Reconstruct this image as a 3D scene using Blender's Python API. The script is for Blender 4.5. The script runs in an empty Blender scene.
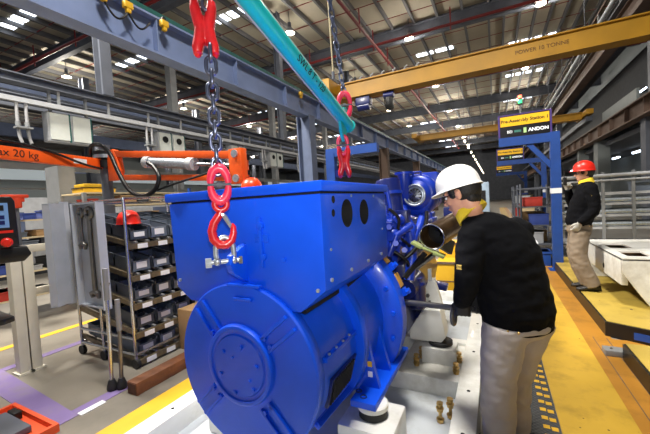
import bpy, bmesh, math, random
from mathutils import Vector, Matrix, noise

random.seed(7)
S = bpy.context.scene
COL = S.collection

# ---------------------------------------------------------------- camera, world, light, exposure
YAW, PITCH, ROLL, CAM_H = 0.474238843, -0.0419860078, -0.0578556272, 1.57
cy, sy, cp, sp = math.cos(YAW), math.sin(YAW), math.cos(PITCH), math.sin(PITCH)
fwd = Vector((-sy * cp, cy * cp, sp)); r0 = Vector((cy, sy, 0)); u0 = r0.cross(fwd)
rgt = r0 * math.cos(ROLL) + u0 * math.sin(ROLL); upv = -r0 * math.sin(ROLL) + u0 * math.cos(ROLL)
cam = bpy.data.objects.new('camera', bpy.data.cameras.new('camera'))
COL.objects.link(cam)
cam.matrix_world = Matrix(((rgt.x, upv.x, -fwd.x, 0), (rgt.y, upv.y, -fwd.y, 0), (rgt.z, upv.z, -fwd.z, CAM_H), (0, 0, 0, 1)))
cam.data.sensor_width = 36.0
cam.data.lens = 333.157817 / 650 * 36
cam.data.clip_start = 0.05; cam.data.clip_end = 400
S.camera = cam

W = bpy.data.worlds.new('world'); S.world = W; W.use_nodes = True
W.node_tree.nodes['Background'].inputs[0].default_value = (0.86, 0.93, 1.0, 1)
W.node_tree.nodes['Background'].inputs[1].default_value = 0.28

def lamp(name, kind, loc, energy, color=(1, 1, 1), size=.1, target=None, angle=None):
    d = bpy.data.lights.new(name, kind); d.energy = energy; d.color = color
    if kind == 'AREA': d.shape = 'DISK'; d.size = size
    else: d.shadow_soft_size = size
    if angle: d.spot_size = angle; d.spot_blend = 1.0
    o = bpy.data.objects.new(name, d); COL.objects.link(o); o.location = loc
    if target is not None:
        o.rotation_euler = (Vector(target) - Vector(loc)).to_track_quat('-Z', 'Y').to_euler()
    return o
# the photographer's flash just above the lens, and two added fill lights overhead, out of view
lamp('camera_flash', 'SPOT', (0.10, -0.05, 1.80), 130, (1, .98, .95), .05, (-.95, 2.2, 2.05), math.radians(92))
lamp('fill_light_over_aisle', 'AREA', (-0.3, 1.2, 10.4), 1300, (1, .95, .86), 1.6, (-0.5, 2.2, 0.5))
lamp('fill_light_over_store', 'AREA', (-8.5, 1.5, 10.4), 2900, (1, .95, .86), 1.8, (-5, 3, 0))
S.view_settings.view_transform = 'Standard'
S.view_settings.look = 'None'
S.view_settings.gamma = 1
S.view_settings.use_curve_mapping = False
S.view_settings.exposure = 0.0

# ---------------------------------------------------------------- materials
def lin(c):
    return tuple(((x / 255) / 12.92 if x / 255 <= .04045 else ((x / 255 + .055) / 1.055) ** 2.4) for x in c)

MATS = {}
def mat(name, rgb, rough=.5, metal=0., var=.12, scale=6., bump=0., bscale=40., coat=0., rgb2=None, dirt=None, dscale=1.2):
    if name in MATS: return MATS[name]
    m = bpy.data.materials.new(name); m.use_nodes = True; MATS[name] = m
    n, l = m.node_tree.nodes, m.node_tree.links
    b = n['Principled BSDF']
    b.inputs['Roughness'].default_value = rough; b.inputs['Metallic'].default_value = metal
    b.inputs['Coat Weight'].default_value = coat; b.inputs['Coat Roughness'].default_value = .12
    c = lin(rgb)
    tc = n.new('ShaderNodeTexCoord')
    nz = n.new('ShaderNodeTexNoise'); nz.inputs['Scale'].default_value = scale; nz.inputs['Detail'].default_value = 4
    l.new(tc.outputs['Object'], nz.inputs['Vector'])
    rp = n.new('ShaderNodeValToRGB')
    c2 = lin(rgb2) if rgb2 else tuple(min(1, x * (1 + var)) for x in c)
    c1 = c if rgb2 else tuple(x * (1 - var) for x in c)
    rp.color_ramp.elements[0].position = .35; rp.color_ramp.elements[1].position = .65
    rp.color_ramp.elements[0].color = (*c1, 1); rp.color_ramp.elements[1].color = (*c2, 1)
    l.new(nz.outputs['Fac'], rp.inputs['Fac'])
    out = rp.outputs['Color']
    if dirt:
        dz = n.new('ShaderNodeTexNoise'); dz.inputs['Scale'].default_value = dscale; dz.inputs['Detail'].default_value = 7
        dz.inputs['Roughness'].default_value = .65
        l.new(tc.outputs['Object'], dz.inputs['Vector'])
        dr = n.new('ShaderNodeValToRGB'); dr.color_ramp.elements[0].position = .5; dr.color_ramp.elements[1].position = .72
        dr.color_ramp.elements[0].color = (0, 0, 0, 1); dr.color_ramp.elements[1].color = (.75, .75, .75, 1)
        l.new(dz.outputs['Fac'], dr.inputs['Fac'])
        mx = n.new('ShaderNodeMixRGB'); mx.inputs['Color2'].default_value = (*lin(dirt), 1)
        l.new(dr.outputs['Color'], mx.inputs['Fac']); l.new(out, mx.inputs['Color1']); out = mx.outputs['Color']
    l.new(out, b.inputs['Base Color'])
    if bump:
        bz = n.new('ShaderNodeTexNoise'); bz.inputs['Scale'].default_value = bscale; bz.inputs['Detail'].default_value = 3
        l.new(tc.outputs['Object'], bz.inputs['Vector'])
        bp = n.new('ShaderNodeBump'); bp.inputs['Strength'].default_value = bump; bp.inputs['Distance'].default_value = .01
        l.new(bz.outputs['Fac'], bp.inputs['Height']); l.new(bp.outputs['Normal'], b.inputs['Normal'])
    return m

def emit(name, rgb, strength):
    if name in MATS: return MATS[name]
    m = bpy.data.materials.new(name); m.use_nodes = True; MATS[name] = m
    b = m.node_tree.nodes['Principled BSDF']
    b.inputs['Base Color'].default_value = (*lin(rgb), 1)
    b.inputs['Emission Color'].default_value = (*lin(rgb), 1); b.inputs['Emission Strength'].default_value = strength
    return m

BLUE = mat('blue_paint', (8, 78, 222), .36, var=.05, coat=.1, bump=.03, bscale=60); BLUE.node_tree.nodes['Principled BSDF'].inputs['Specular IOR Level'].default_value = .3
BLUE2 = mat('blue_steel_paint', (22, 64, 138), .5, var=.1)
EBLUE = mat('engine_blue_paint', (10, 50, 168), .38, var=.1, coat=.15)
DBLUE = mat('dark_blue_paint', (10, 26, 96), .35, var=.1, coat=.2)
GREYB = mat('blue_grey_steel', (92, 104, 132), .6, var=.12, scale=2)
GREY = mat('grey_steel', (128, 130, 132), .5, var=.1, scale=3)
DGREY = mat('dark_grey_steel', (84, 88, 98), .6, var=.15, scale=2)
LGREY = mat('light_grey_paint', (170, 172, 176), .5, var=.08)
PANELG = mat('panel_grey_paint', (172, 178, 190), .45, var=.06)
WHITE = mat('white_paint', (226, 226, 222), .4, var=.04, coat=.1, dirt=(170, 165, 152), dscale=2.2)
PALE = mat('pale_floor_plate', (196, 202, 208), .5, var=.06, scale=3, dirt=(150, 148, 140), dscale=2.5)
CHROME = mat('polished_steel', (190, 192, 196), .22, .95, var=.08)
STEEL = mat('dark_steel', (120, 118, 116), .35, .85, var=.15, scale=12)
CHAINM = mat('blued_chain_steel', (112, 118, 142), .28, .9, var=.2, scale=20)
BRASS = mat('brassy_plated_steel', (206, 172, 108), .35, .8, var=.2, scale=30)
BLACK = mat('black_rubber', (22, 22, 24), .6, var=.2)
BLACKP = mat('black_plastic', (12, 12, 14), .4, var=.1)
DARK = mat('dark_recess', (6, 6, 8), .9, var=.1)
RED = mat('red_hook_paint', (206, 26, 34), .35, var=.1, scale=25, coat=.2)
REDH = mat('red_helmet_plastic', (222, 38, 24), .35, var=.05)
WHITEH = mat('white_helmet_plastic', (240, 240, 240), .3, var=.02)
ORANGE = mat('orange_paint', (238, 92, 22), .42, var=.06)
YELLOW = mat('yellow_paint', (210, 164, 34), .5, var=.08, scale=3)
CRANEY = mat('crane_yellow_paint', (174, 128, 20), .5, var=.1, scale=1.5)
TEAL = mat('teal_paint', (20, 178, 178), .35, var=.08, scale=8, coat=.2)
DTEAL = mat('dark_green_rail', (24, 84, 80), .5, var=.1)
GALV = mat('galvanised_steel', (184, 192, 200), .38, .75, var=.15, scale=40)
SKIN = mat('skin', (214, 158, 130), .5, var=.06, scale=14)
LIP = mat('lip_skin', (176, 104, 92), .5, var=.05)
HAIR = mat('black_hair', (16, 14, 14), .55, var=.3, scale=60, bump=.5, bscale=120)
JACKET = mat('black_jacket_cloth', (7, 8, 13), .9, var=.2, scale=5, bump=.25, bscale=26); JACKET.node_tree.nodes['Principled BSDF'].inputs['Specular IOR Level'].default_value = .15
TROUS = mat('grey_trouser_cloth', (176, 168, 166), .9, var=.08, scale=4, bump=.3, bscale=22)
TROUS2 = mat('khaki_trouser_cloth', (134, 120, 104), .9, var=.1, scale=4, bump=.3, bscale=22)
YCLOTH = mat('yellow_collar_cloth', (232, 200, 44), .85, var=.08, scale=20)
GLOVE = mat('grey_knit_glove', (176, 174, 168), .95, var=.12, scale=60, bump=.4, bscale=150)
SHOE = mat('black_shoe_leather', (26, 24, 24), .5, var=.2)
PIPER = mat('red_sprinkler_pipe', (120, 26, 26), .5, var=.1)
WOOD = mat('brown_timber', (104, 62, 36), .7, var=.25, scale=9, bump=.2)
CARD = mat('cardboard', (172, 138, 96), .8, var=.1)
BINM = mat('grey_blue_bin_plastic', (98, 108, 122), .5, var=.1)
BINM2 = mat('dark_bin_plastic', (64, 72, 84), .5, var=.1)
LABELW = mat('white_label_paper', (226, 228, 232), .7, var=.04)
SCREEN = emit('lit_screen', (96, 130, 175), .35)
LAMPE = emit('lamp_glow', (255, 236, 205), 14)
SKYL = emit('skylight_glow', (232, 242, 255), 4.5)
TUBE = emit('tube_lamp_glow', (225, 240, 255), 6)
GREENL = emit('green_signal_glow', (60, 220, 130), 2)
REDL = emit('red_signal_glow', (255, 120, 90), 3)
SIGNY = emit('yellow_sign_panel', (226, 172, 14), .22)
SIGNK = mat('black_sign_face', (16, 16, 22), .4, var=.05)
SIGNW = emit('white_sign_letters', (230, 235, 240), .6)
PURPLE = mat('purple_floor_paint', (118, 100, 150), .5, var=.1, scale=3, dirt=(120, 112, 108), dscale=3)

# concrete floor
def floor_mat():
    m = mat('concrete_floor', (128, 122, 112), .34, var=.16, scale=.55, dirt=(88, 84, 78), dscale=.9, bump=.02, bscale=8)
    return m
def deck_mat(name, rgb, dots=True):
    m = mat(name, rgb, .55, var=.08, scale=2.2, dirt=tuple(int(c * .72) for c in rgb), dscale=3.5)
    n, l = m.node_tree.nodes, m.node_tree.links
    b = n['Principled BSDF']; src = b.inputs['Base Color'].links[0].from_socket
    tc = [x for x in n if x.type == 'TEX_COORD'][0]
    vo = n.new('ShaderNodeTexVoronoi'); vo.inputs['Scale'].default_value = 7; vo.inputs['Randomness'].default_value = 1
    l.new(tc.outputs['Object'], vo.inputs['Vector'])
    r = n.new('ShaderNodeValToRGB'); r.color_ramp.elements[0].position = .04; r.color_ramp.elements[1].position = .06
    r.color_ramp.elements[0].color = (1, 1, 1, 1); r.color_ramp.elements[1].color = (0, 0, 0, 1)
    l.new(vo.outputs['Distance'], r.inputs['Fac'])
    mx = n.new('ShaderNodeMixRGB'); mx.inputs['Color2'].default_value = (*lin((70, 50, 14)), 1)
    l.new(r.outputs['Color'], mx.inputs['Fac']); l.new(src, mx.inputs['Color1']); l.new(mx.outputs['Color'], b.inputs['Base Color'])
    return m
def mat_tread():
    m = mat('studded_mat_rubber', (58, 60, 62), .6, var=.1, scale=3)
    n, l = m.node_tree.nodes, m.node_tree.links; b = n['Principled BSDF']
    tc = [x for x in n if x.type == 'TEX_COORD'][0]
    ck = n.new('ShaderNodeTexVoronoi'); ck.inputs['Scale'].default_value = 42; ck.inputs['Randomness'].default_value = 0
    mp = n.new('ShaderNodeMapping'); mp.inputs['Rotation'].default_value = (0, 0, .785)
    l.new(tc.outputs['Object'], mp.inputs['Vector']); l.new(mp.outputs['Vector'], ck.inputs['Vector'])
    bp = n.new('ShaderNodeBump'); bp.inputs['Strength'].default_value = 1; bp.inputs['Distance'].default_value = .012
    l.new(ck.outputs['Distance'], bp.inputs['Height']); l.new(bp.outputs['Normal'], b.inputs['Normal'])
    return m
FLOOR = floor_mat()
DECKY = deck_mat('yellow_walkway_paint', (190, 152, 46))
DECKO = deck_mat('amber_walkway_paint', (168, 116, 34))
PLATY = deck_mat('yellow_platform_sheet', (180, 154, 68))
TREAD = mat_tread()
ROOFM = mat('roof_sheet', (188, 180, 160), .8, var=.08, scale=.6)
PURL = mat('purlin_steel', (104, 104, 106), .7, var=.1, scale=1)
WALLM = mat('wall_sheet', (112, 118, 120), .8, var=.08, scale=.4)
BROWN = mat('brown_primer_steel', (104, 84, 72), .7, var=.15, scale=1.2)
COLG = mat('grey_green_column_paint', (128, 134, 134), .7, var=.08, scale=1)

# ---------------------------------------------------------------- mesh builder
def frame_of(d):
    d = d.normalized(); a = Vector((0, 0, 1)) if abs(d.z) < .9 else Vector((1, 0, 0))
    u = d.cross(a).normalized(); return u, d.cross(u).normalized()

class MB:
    def __init__(s): s.v = []; s.f = []; s.mi = []
    def add(s, vs, fs, mi=0):
        o = len(s.v); s.v += [Vector(v) for v in vs]; s.f += [tuple(i + o for i in f) for f in fs]; s.mi += [mi] * len(fs); return s
    def box(s, x0, x1, y0, y1, z0, z1, mi=0):
        return s.add([(x0, y0, z0), (x1, y0, z0), (x1, y1, z0), (x0, y1, z0), (x0, y0, z1), (x1, y0, z1), (x1, y1, z1), (x0, y1, z1)],
                     [(0, 3, 2, 1), (4, 5, 6, 7), (0, 1, 5, 4), (1, 2, 6, 5), (2, 3, 7, 6), (3, 0, 4, 7)], mi)
    def bar(s, p0, p1, w, h, up=(0, 0, 1), mi=0):
        p0, p1 = Vector(p0), Vector(p1); d = (p1 - p0).normalized(); up = Vector(up)
        a = d.cross(up)
        if a.length < 1e-4: a = d.cross(Vector((1, 0, 0)))
        a.normalize(); b = a.cross(d).normalized(); a *= w / 2; b *= h / 2
        return s.add([p0 - a - b, p0 + a - b, p0 + a + b, p0 - a + b, p1 - a - b, p1 + a - b, p1 + a + b, p1 - a + b],
                     [(0, 1, 2, 3), (4, 7, 6, 5), (0, 4, 5, 1), (1, 5, 6, 2), (2, 6, 7, 3), (3, 7, 4, 0)], mi)
    def loft(s, rings, mi=0, caps=True, closed=False):
        n = len(rings[0]); vs = [v for r in rings for v in r]; fs = []
        m = len(rings)
        for i in range(m if closed else m - 1):
            j = (i + 1) % m
            for k in range(n):
                k2 = (k + 1) % n
                fs.append((i * n + k, i * n + k2, j * n + k2, j * n + k))
        if caps and not closed:
            fs.append(tuple(range(n - 1, -1, -1))); fs.append(tuple((m - 1) * n + k for k in range(n)))
        return s.add(vs, fs, mi)
    def cyl(s, p0, p1, r0, r1=None, n=18, mi=0, caps=True):
        p0, p1 = Vector(p0), Vector(p1); r1 = r0 if r1 is None else r1
        u, w = frame_of(p1 - p0)
        ring = lambda p, r: [p + u * (r * math.cos(2 * math.pi * k / n)) + w * (r * math.sin(2 * math.pi * k / n)) for k in range(n)]
        return s.loft([ring(p0, r0), ring(p1, r1)], mi, caps)
    def lathe(s, o, axis, prof, n=40, mi=0, closed=False):
        o = Vector(o); axis = Vector(axis).normalized(); u, w = frame_of(axis)
        rings = [[o + axis * h + (u * math.cos(2 * math.pi * k / n) + w * math.sin(2 * math.pi * k / n)) * max(r, 1e-4) for k in range(n)] for h, r in prof]
        return s.loft(rings, mi, not closed, closed)
    def tube(s, pts, r, n=8, mi=0, closed=False, caps=True):
        pts = [Vector(p) for p in pts]; m = len(pts); rs = r if isinstance(r, (list, tuple)) else [r] * m
        rings = []; u = None
        for i, p in enumerate(pts):
            if closed: d = pts[(i + 1) % m] - pts[i - 1]
            else: d = pts[min(i + 1, m - 1)] - pts[max(i - 1, 0)]
            d.normalize()
            if u is None: u, w = frame_of(d)
            else:
                u = u - d * u.dot(d)
                if u.length < 1e-5: u, _ = frame_of(d)
                u.normalize()
            w = d.cross(u)
            rings.append([p + (u * math.cos(2 * math.pi * k / n) + w * math.sin(2 * math.pi * k / n)) * rs[i] for k in range(n)])
        return s.loft(rings, mi, caps, closed)
    def prism(s, poly, off, mi=0):
        poly = [Vector(p) for p in poly]; off = Vector(off)
        return s.loft([poly, [p + off for p in poly]], mi)
    def ball(s, c, rad, n=16, m=10, mi=0, rot=None):
        c = Vector(c); rad = Vector(rad) if hasattr(rad, '__len__') else Vector((rad,) * 3); rings = []
        for i in range(m + 1):
            t = math.pi * i / m; ring = []
            for k in range(n):
                a = 2 * math.pi * k / n
                q = Vector((rad.x * max(math.sin(t), 1e-3) * math.cos(a), rad.y * max(math.sin(t), 1e-3) * math.sin(a), rad.z * math.cos(t)))
                ring.append(c + (rot @ q if rot else q))
            rings.append(ring)
        return s.loft(rings, mi)
    def torus(s, c, axis, R, r, n=32, m=10, mi=0, arc=None, sx=1.):
        c = Vector(c); u, w = frame_of(Vector(axis))
        return s.tube([c + u * (R * sx * math.cos(2 * math.pi * k / n)) + w * (R * math.sin(2 * math.pi * k / n)) for k in range(n)], r, m, mi, True)
    def mesh(s, name, off=Vector((0, 0, 0)), bevel=0):
        me = bpy.data.meshes.new(name)
        me.from_pydata([tuple(v - off) for v in s.v], [], s.f)
        me.polygons.foreach_set('material_index', s.mi)
        bm = bmesh.new(); bm.from_mesh(me)
        bmesh.ops.recalc_face_normals(bm, faces=bm.faces)
        if bevel:
            es = [e for e in bm.edges if len(e.link_faces) == 2 and e.calc_face_angle(0) > .6]
            bmesh.ops.bevel(bm, geom=es, offset=bevel, segments=2, profile=.6, affect='EDGES', clamp_overlap=True)
        bm.to_mesh(me); bm.free()
        return me

ORG = {}
def finish(name, me, mats, parent, off, smooth=True):
    for m in (mats if isinstance(mats, (list, tuple)) else [mats]): me.materials.append(m)
    if smooth:
        me.polygons.foreach_set('use_smooth', [True] * len(me.polygons)); me.set_sharp_from_angle(angle=.7)
    o = bpy.data.objects.new(name, me); COL.objects.link(o)
    if parent is not None: o.parent = parent; ORG[o] = ORG[parent]
    else: o.location = off; ORG[o] = off
    return o
def put(name, mb, mats, parent=None, smooth=True, bevel=0, label=None):
    if parent is not None: off = ORG[parent]
    else:
        xs, ys, zs = zip(*mb.v) if mb.v else ((0,), (0,), (0,))
        off = Vector(((min(xs) + max(xs)) / 2, (min(ys) + max(ys)) / 2, min(zs)))
    o = finish(name, mb.mesh(name, off, bevel), mats, parent, off, smooth)
    if label: o['label'] = label
    return o
def tag(o, label, cat, group=None):
    o['label'] = label; o['category'] = cat
    if group: o['group'] = group
    return o
def thing(name, label, cat, loc, group=None):
    o = bpy.data.objects.new(name, None); COL.objects.link(o); o.location = loc; ORG[o] = Vector(loc); o.empty_display_size = .1
    return tag(o, label, cat, group)
def struct(name, mb, mats, smooth=False, bevel=0):
    o = put(name, mb, mats, None, smooth, bevel); o['kind'] = 'structure'; return o
def dup(root, loc, label, group=None):
    r = root.copy(); COL.objects.link(r); r.location = loc; r['label'] = label
    if group: r['group'] = group
    for ch in list(root.children):
        c = ch.copy(); COL.objects.link(c); c.parent = r
        for g in ch.children:
            d = g.copy(); COL.objects.link(d); d.parent = c
    return r
def lettering(txt, loc, xdir, ydir, size, m, parent, name='lettering', align='CENTER', depth=.001, bold=0.):
    cu = bpy.data.curves.new(name, 'FONT'); cu.body = txt; cu.size = size; cu.align_x = align; cu.align_y = 'CENTER'; cu.extrude = depth; cu.offset = bold
    t = bpy.data.objects.new(name + '_tmp', cu); COL.objects.link(t)
    bpy.context.view_layer.update()
    me = bpy.data.meshes.new_from_object(t.evaluated_get(bpy.context.evaluated_depsgraph_get()))
    bpy.data.objects.remove(t); bpy.data.curves.remove(cu)
    x = Vector(xdir).normalized(); y = Vector(ydir); y = (y - x * y.dot(x)).normalized(); z = x.cross(y)
    M = Matrix(((x.x, y.x, z.x, loc[0]), (x.y, y.y, z.y, loc[1]), (x.z, y.z, z.z, loc[2]), (0, 0, 0, 1)))
    me.transform(Matrix.Translation(-ORG[parent]) @ M); me.name = name; me.materials.clear()
    return finish(name, me, m, parent, ORG[parent], False)
def put_each(name, mb, m, parent, **kw):      # every loose piece of the builder becomes a part of its own
    par = list(range(len(mb.v)))
    def fd(i):
        while par[i] != i: par[i] = par[par[i]]; i = par[i]
        return i
    for f in mb.f:
        for k in f[1:]: par[fd(k)] = fd(f[0])
    gr = {}
    for f in mb.f: gr.setdefault(fd(f[0]), []).append(f)
    for fs in gr.values():
        ids = sorted({i for f in fs for i in f}); mp = {i: k for k, i in enumerate(ids)}
        put(name, MB().add([mb.v[i] for i in ids], [tuple(mp[i] for i in f) for f in fs]), m, parent, **kw)
ORD = ['nearest', 'second', 'third', 'fourth', 'fifth', 'sixth', 'seventh', 'eighth', 'ninth', 'tenth']

# ---------------------------------------------------------------- the hall
XL, XR, Y0, Y1, ZR = -58., 9., -7., 88., 12.
struct('floor', MB().box(XL, XR, Y0, Y1, -.2, 0), FLOOR)
struct('ceiling', MB().box(XL, XR, Y0, Y1, ZR, ZR + .2), ROOFM)
struct('wall_left', MB().box(XL - .2, XL, Y0, Y1, 0, ZR), WALLM)
struct('wall_right', MB().box(XR, XR + .2, Y0, Y1, 0, ZR), WALLM)
struct('wall_back', MB().box(XL, XR, Y1, Y1 + .2, 0, ZR), DGREY)
mb = MB(); x = -57.2
while x < XR:
    mb.box(x - .06, x + .06, Y0, Y1, ZR - .26, ZR); x += 1.3 if x < -1.3 else .8
struct('ceiling_purlins', mb, PURL)
mb = MB(); y = -5.5
while y < Y1: mb.box(XL, XR, y - .015, y + .015, ZR - .2, ZR - .17); y += 1.9
struct('ceiling_tie_rods', mb, PIPER)
FR = [-7.2, 1.8, 11.0, 20.6, 30.1, 39.6, 49.1, 58.6, 68.1, 77.6]
for y in FR:
    mb = MB().box(XL, XR, y - .02, y + .02, 11.0, 11.9).box(XL, XR, y - .16, y + .16, 10.96, 11.0).box(XL, XR, y - .16, y + .16, 11.72, 11.76)
    struct('ceiling_beam', mb, DGREY)
def skylight(x0, x1, y, n, w=.62):
    mb = MB(); L = (x1 - x0) / n
    for i in range(n): mb.box(x0 + i * L + .1, x0 + (i + 1) * L - .1, y - w / 2, y + w / 2, ZR - .03, ZR - .005)
    struct('ceiling_skylight', mb, SKYL)
for y in (8.8, 14.9, 22.3, 30.5, 39.0, 48, 57, 66, 75):
    skylight(-23.2, -20.5, y, 2)
for y in (14.2, 22.35, 31.5, 40.6, 49, 58, 67, 76):
    skylight(-9.35, -6.7, y, 2)
for y in (31, 48): skylight(-38, -35.2, y, 2); skylight(-50, -47, y, 2)
for y in (14.4,): skylight(-13.6, -11.5, y, 2)
for y in (15.9,): skylight(-5.4, -2.9, y, 2)
for y in (27.6, 34.8, 44, 53, 62, 71): skylight(1.1, 4.2, y, 4); skylight(-4.9, -2.2, y - 2, 2)
skylight(4.6, 6.4, 16, 2)

# floor paint
def paint(name, polys, m, z=.004):
    mb = MB()
    for p in polys: mb.prism([(x, y, .0005) for x, y in p], (0, 0, z))
    return struct(name, mb, m)
R4 = lambda x0, x1, y0, y1: [(x0, y0), (x1, y0), (x1, y1), (x0, y1)]
paint('floor_walkway_paint', [R4(.335, .775, -2, 40)], DECKY, .006)
paint('floor_amber_strip_paint', [R4(.775, 1.02, -2, 40), R4(1.02, 4, 3.84, 4.3)], DECKO, .006)
paint('floor_yellow_band_paint', [R4(-2.62, -2.12, -2, 6)], YELLOW)
paint('floor_yellow_line_paint', [R4(-5.53, -5.41, -2, 30)], YELLOW)
paint('floor_purple_band_paint', [[(-4.75, 1.28), (-3.0, 1.18), (-3.0, 1.36), (-4.75, 1.49)], [(-3.12, 1.3695), (-3.0, 1.361), (-3.0, 6), (-3.12, 6)], [(-4.75, 1.491), (-4.64, 1.483), (-4.64, 6), (-4.75, 6)]], PURPLE)
paint('floor_white_dash_paint', [R4(-3.03, -2.97, 1.37, 1.56)], LABELW, .006)
paint('floor_seam_line', [R4(.972, .98, -2, 4.3), R4(.86, .866, -2, 4.3)], BROWN, .008)

# rubber mat beside the base frame
t = thing('rubber_mat', 'black studded rubber floor mat with a yellow checked edge beside the walkway', 'mat', (.12, 2, 0))
mb = MB().box(-.12, .33, -.8, 6.5, 0, .012)
for k in range(70):
    y = -.7 + k * .1
    for j in range(2):
        mb.box(.235 + j * .045, .272 + j * .045, y + (.0 if j else .012), y + .038 + (.0 if j else .012), .012, .0145, 1)
put('studded_sheet', mb, [TREAD, YELLOW], t, False)

# columns, crane girder, catwalk
for y in (10.6, 20.1, 29.6, 39.1, 48.6, 58.1):
    mb = MB().box(-6.25, -5.75, y - .015, y + .015, 0, 4.72).box(-6.27, -6.23, y - .2, y + .2, 0, 4.72).box(-5.77, -5.73, y - .2, y + .2, 0, 4.72)
    struct('column_aisle', mb, GREYB if y < 15 else BROWN)
mb = MB().box(-6.015, -5.985, Y0, 80, 4.74, 5.40).box(-6.17, -5.83, Y0, 80, 4.70, 4.74).box(-6.17, -5.83, Y0, 80, 5.40, 5.44)
y = -4.6
while y < 78: mb.box(-5.985, -5.85, y - .012, y + .012, 4.74, 5.40); mb.box(-6.15, -6.015, y - .012, y + .012, 4.74, 5.40); y += 2.3
struct('beam_crane_runway', mb, mat('girder_blue_grey', (116, 132, 170), .55, var=.1, scale=1.5))
t = thing('cable_track', 'dark green cable track running along the top of the blue grey crane girder', 'rail', (-5.9, 30, 5.5))
put('track', MB().box(-5.97, -5.87, Y0, 80, 5.47, 5.56), DTEAL, t)
put('track_bracket', (lambda m: [m.box(-5.98, -5.9, y - .04, y + .04, 5.44, 5.47) for y in (1, 4, 7, 10, 13, 16, 19)] and m)(MB()), DGREY, t)
for i, (y, lb) in enumerate(((3.54, 'yellow cable trolley hanging on the green track, nearest of four'), (3.96, 'yellow cable trolley with black loops, second along the green track'),
                             (4.7, 'small yellow cable trolley on the green track behind the first two'), (9.97, 'pale yellow cable trolley far along the green track near the column'))):
    t = thing('cable_trolley', lb, 'cable trolley', (-5.78, y, 5.4), 'cable trolleys on the girder track')
    put('carriage', MB().box(-5.82, -5.72, y - .08, y + .08, 5.26, 5.38).box(-5.81, -5.73, y - .04, y + .04, 5.18, 5.26), YELLOW, t, bevel=.015)
    put('wheel', MB().cyl((-5.81, y, 5.42), (-5.75, y, 5.42), .04), BLACK, t)
    if i < 2:
        put('cable_loop', MB().tube([(-5.77, y + .42 * k / 10, 5.2 - .2 * math.sin(math.pi * k / 10)) for k in range(11)], .018, 6), BLACKP, t)

struct('beam_catwalk', MB().box(-10.03, -9.97, Y0, 80, 4.84, 5.02).box(-10.15, -9.85, Y0, 80, 4.82, 4.85).box(-10.15, -9.85, Y0, 80, 5.01, 5.04), DGREY)
struct('beam_catwalk_rear', MB().box(-11.6, -11.5, Y0, 80, 4.6, 4.95), DGREY)
for y in (5.95, 15.1, 24.5):
    struct('column_hanger', MB().box(-10.15, -9.85, y - .02, y + .02, 5.04, ZR - .3).box(-10.17, -10.13, y - .15, y + .15, 5.04, ZR - .3).box(-9.87, -9.83, y - .15, y + .15, 5.04, ZR - .3), DGREY)
t = thing('pipe_rail', 'long pale pipe rail hung below the grey catwalk beam', 'pipe', (-9.8, 20, 4.3))
put('rail', MB().box(-9.96, -9.86, Y0, 70, 4.36, 4.47), LGREY, t)
put('lower_rail', MB().cyl((-10.1, Y0, 4.66), (-10.1, 60, 4.62), .03), DGREY, t)
for x, z in ((-10.6, 4.75), (-11, 4.5), (-10.3, 4.9), (-10.8, 4.62)): put('rear_rail', MB().cyl((x, Y0, z), (x, 60, z - .05), .045), BLACKP if x in (-11, -10.3) else DGREY, t)
for k in range(26):
    y = 2.2 + k * 1.25
    put('hanger', MB().box(-9.93, -9.89, y - .03, y + .03, 4.47, 4.83), GREY, t)

def vent_box(y0, y1, label, holes):
    t = thing('ventilation_cabinet', label, 'cabinet', (-10.2, (y0 + y1) / 2, 3.55), 'pale cabinets under the catwalk')
    put('shell', MB().box(-10.25, -10.0, y0, y1, 3.55, 4.30), LGREY, t, bevel=.01)
    ym = (y0 + y1) / 2
    for a, b in ((y0, ym), (ym, y1)):
        d = put('door', MB().box(-10.0, -9.97, a + .05, b - .05, 3.6, 4.27), mat('pale_cabinet_paint', (208, 212, 206), .5, var=.04), t)
        put('door_edge', MB().box(-10.0, -9.965, b - .05, b - .015, 3.56, 4.3), DTEAL, d)
        if holes:
            put('vent_hole', MB().cyl((-9.975, (a + b) / 2, 4.05), (-9.955, (a + b) / 2, 4.05), .11, n=20), DARK, d)
    for y in (y0 + .1, y1 - .1): put('hanger', MB().box(-10.07, -10.01, y - .03, y + .03, 4.29, 4.83), GREY, t)
vent_box(4.45, 5.5, 'wide pale cabinet hanging under the catwalk above the orange arm', False)
vent_box(7.55, 8.65, 'pale cabinet with two round vents, left of the near chain', True)
vent_box(13.8, 14.95, 'pale cabinet with two round vents, between the chain and the column', True)
vent_box(11.0, 12.0, 'pale cabinet half behind the near hanging chain', False)
vent_box(17.0, 18.2, 'smaller looking pale cabinet beside the blue grey column', True)
for y0, lb in ((3.82, 'nearest pair of white pipes hanging under the catwalk at the edge'), (7.1, 'pair of white pipes hanging beside the second cabinet'), (13.1, 'pair of white pipes hanging left of the third cabinet'), (16.3, 'farthest pair of white pipes, hanging near the column')):
    t = thing('drop_pipe', lb, 'pipe', (-9.91, y0, 3.4), 'white drop pipes')
    for dy in (0, .18):
        p = put('pipe', MB().tube([(-9.91, y0 + dy, 4.37), (-9.91, y0 + dy, 3.75), (-9.90, y0 + dy + .01, 3.55), (-9.88, y0 + dy + .04, 3.4)], .036, 12), mat('grey_white_pipe', (150, 150, 152), .5), t)
        put('collar', MB().cyl((-9.91, y0 + dy, 3.8), (-9.91, y0 + dy, 3.9), .05), GREY, p)
    put('bracket', MB().box(-10.0, -9.8, y0 - .06, y0 + .25, 3.74, 3.78), GREY, t)

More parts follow.
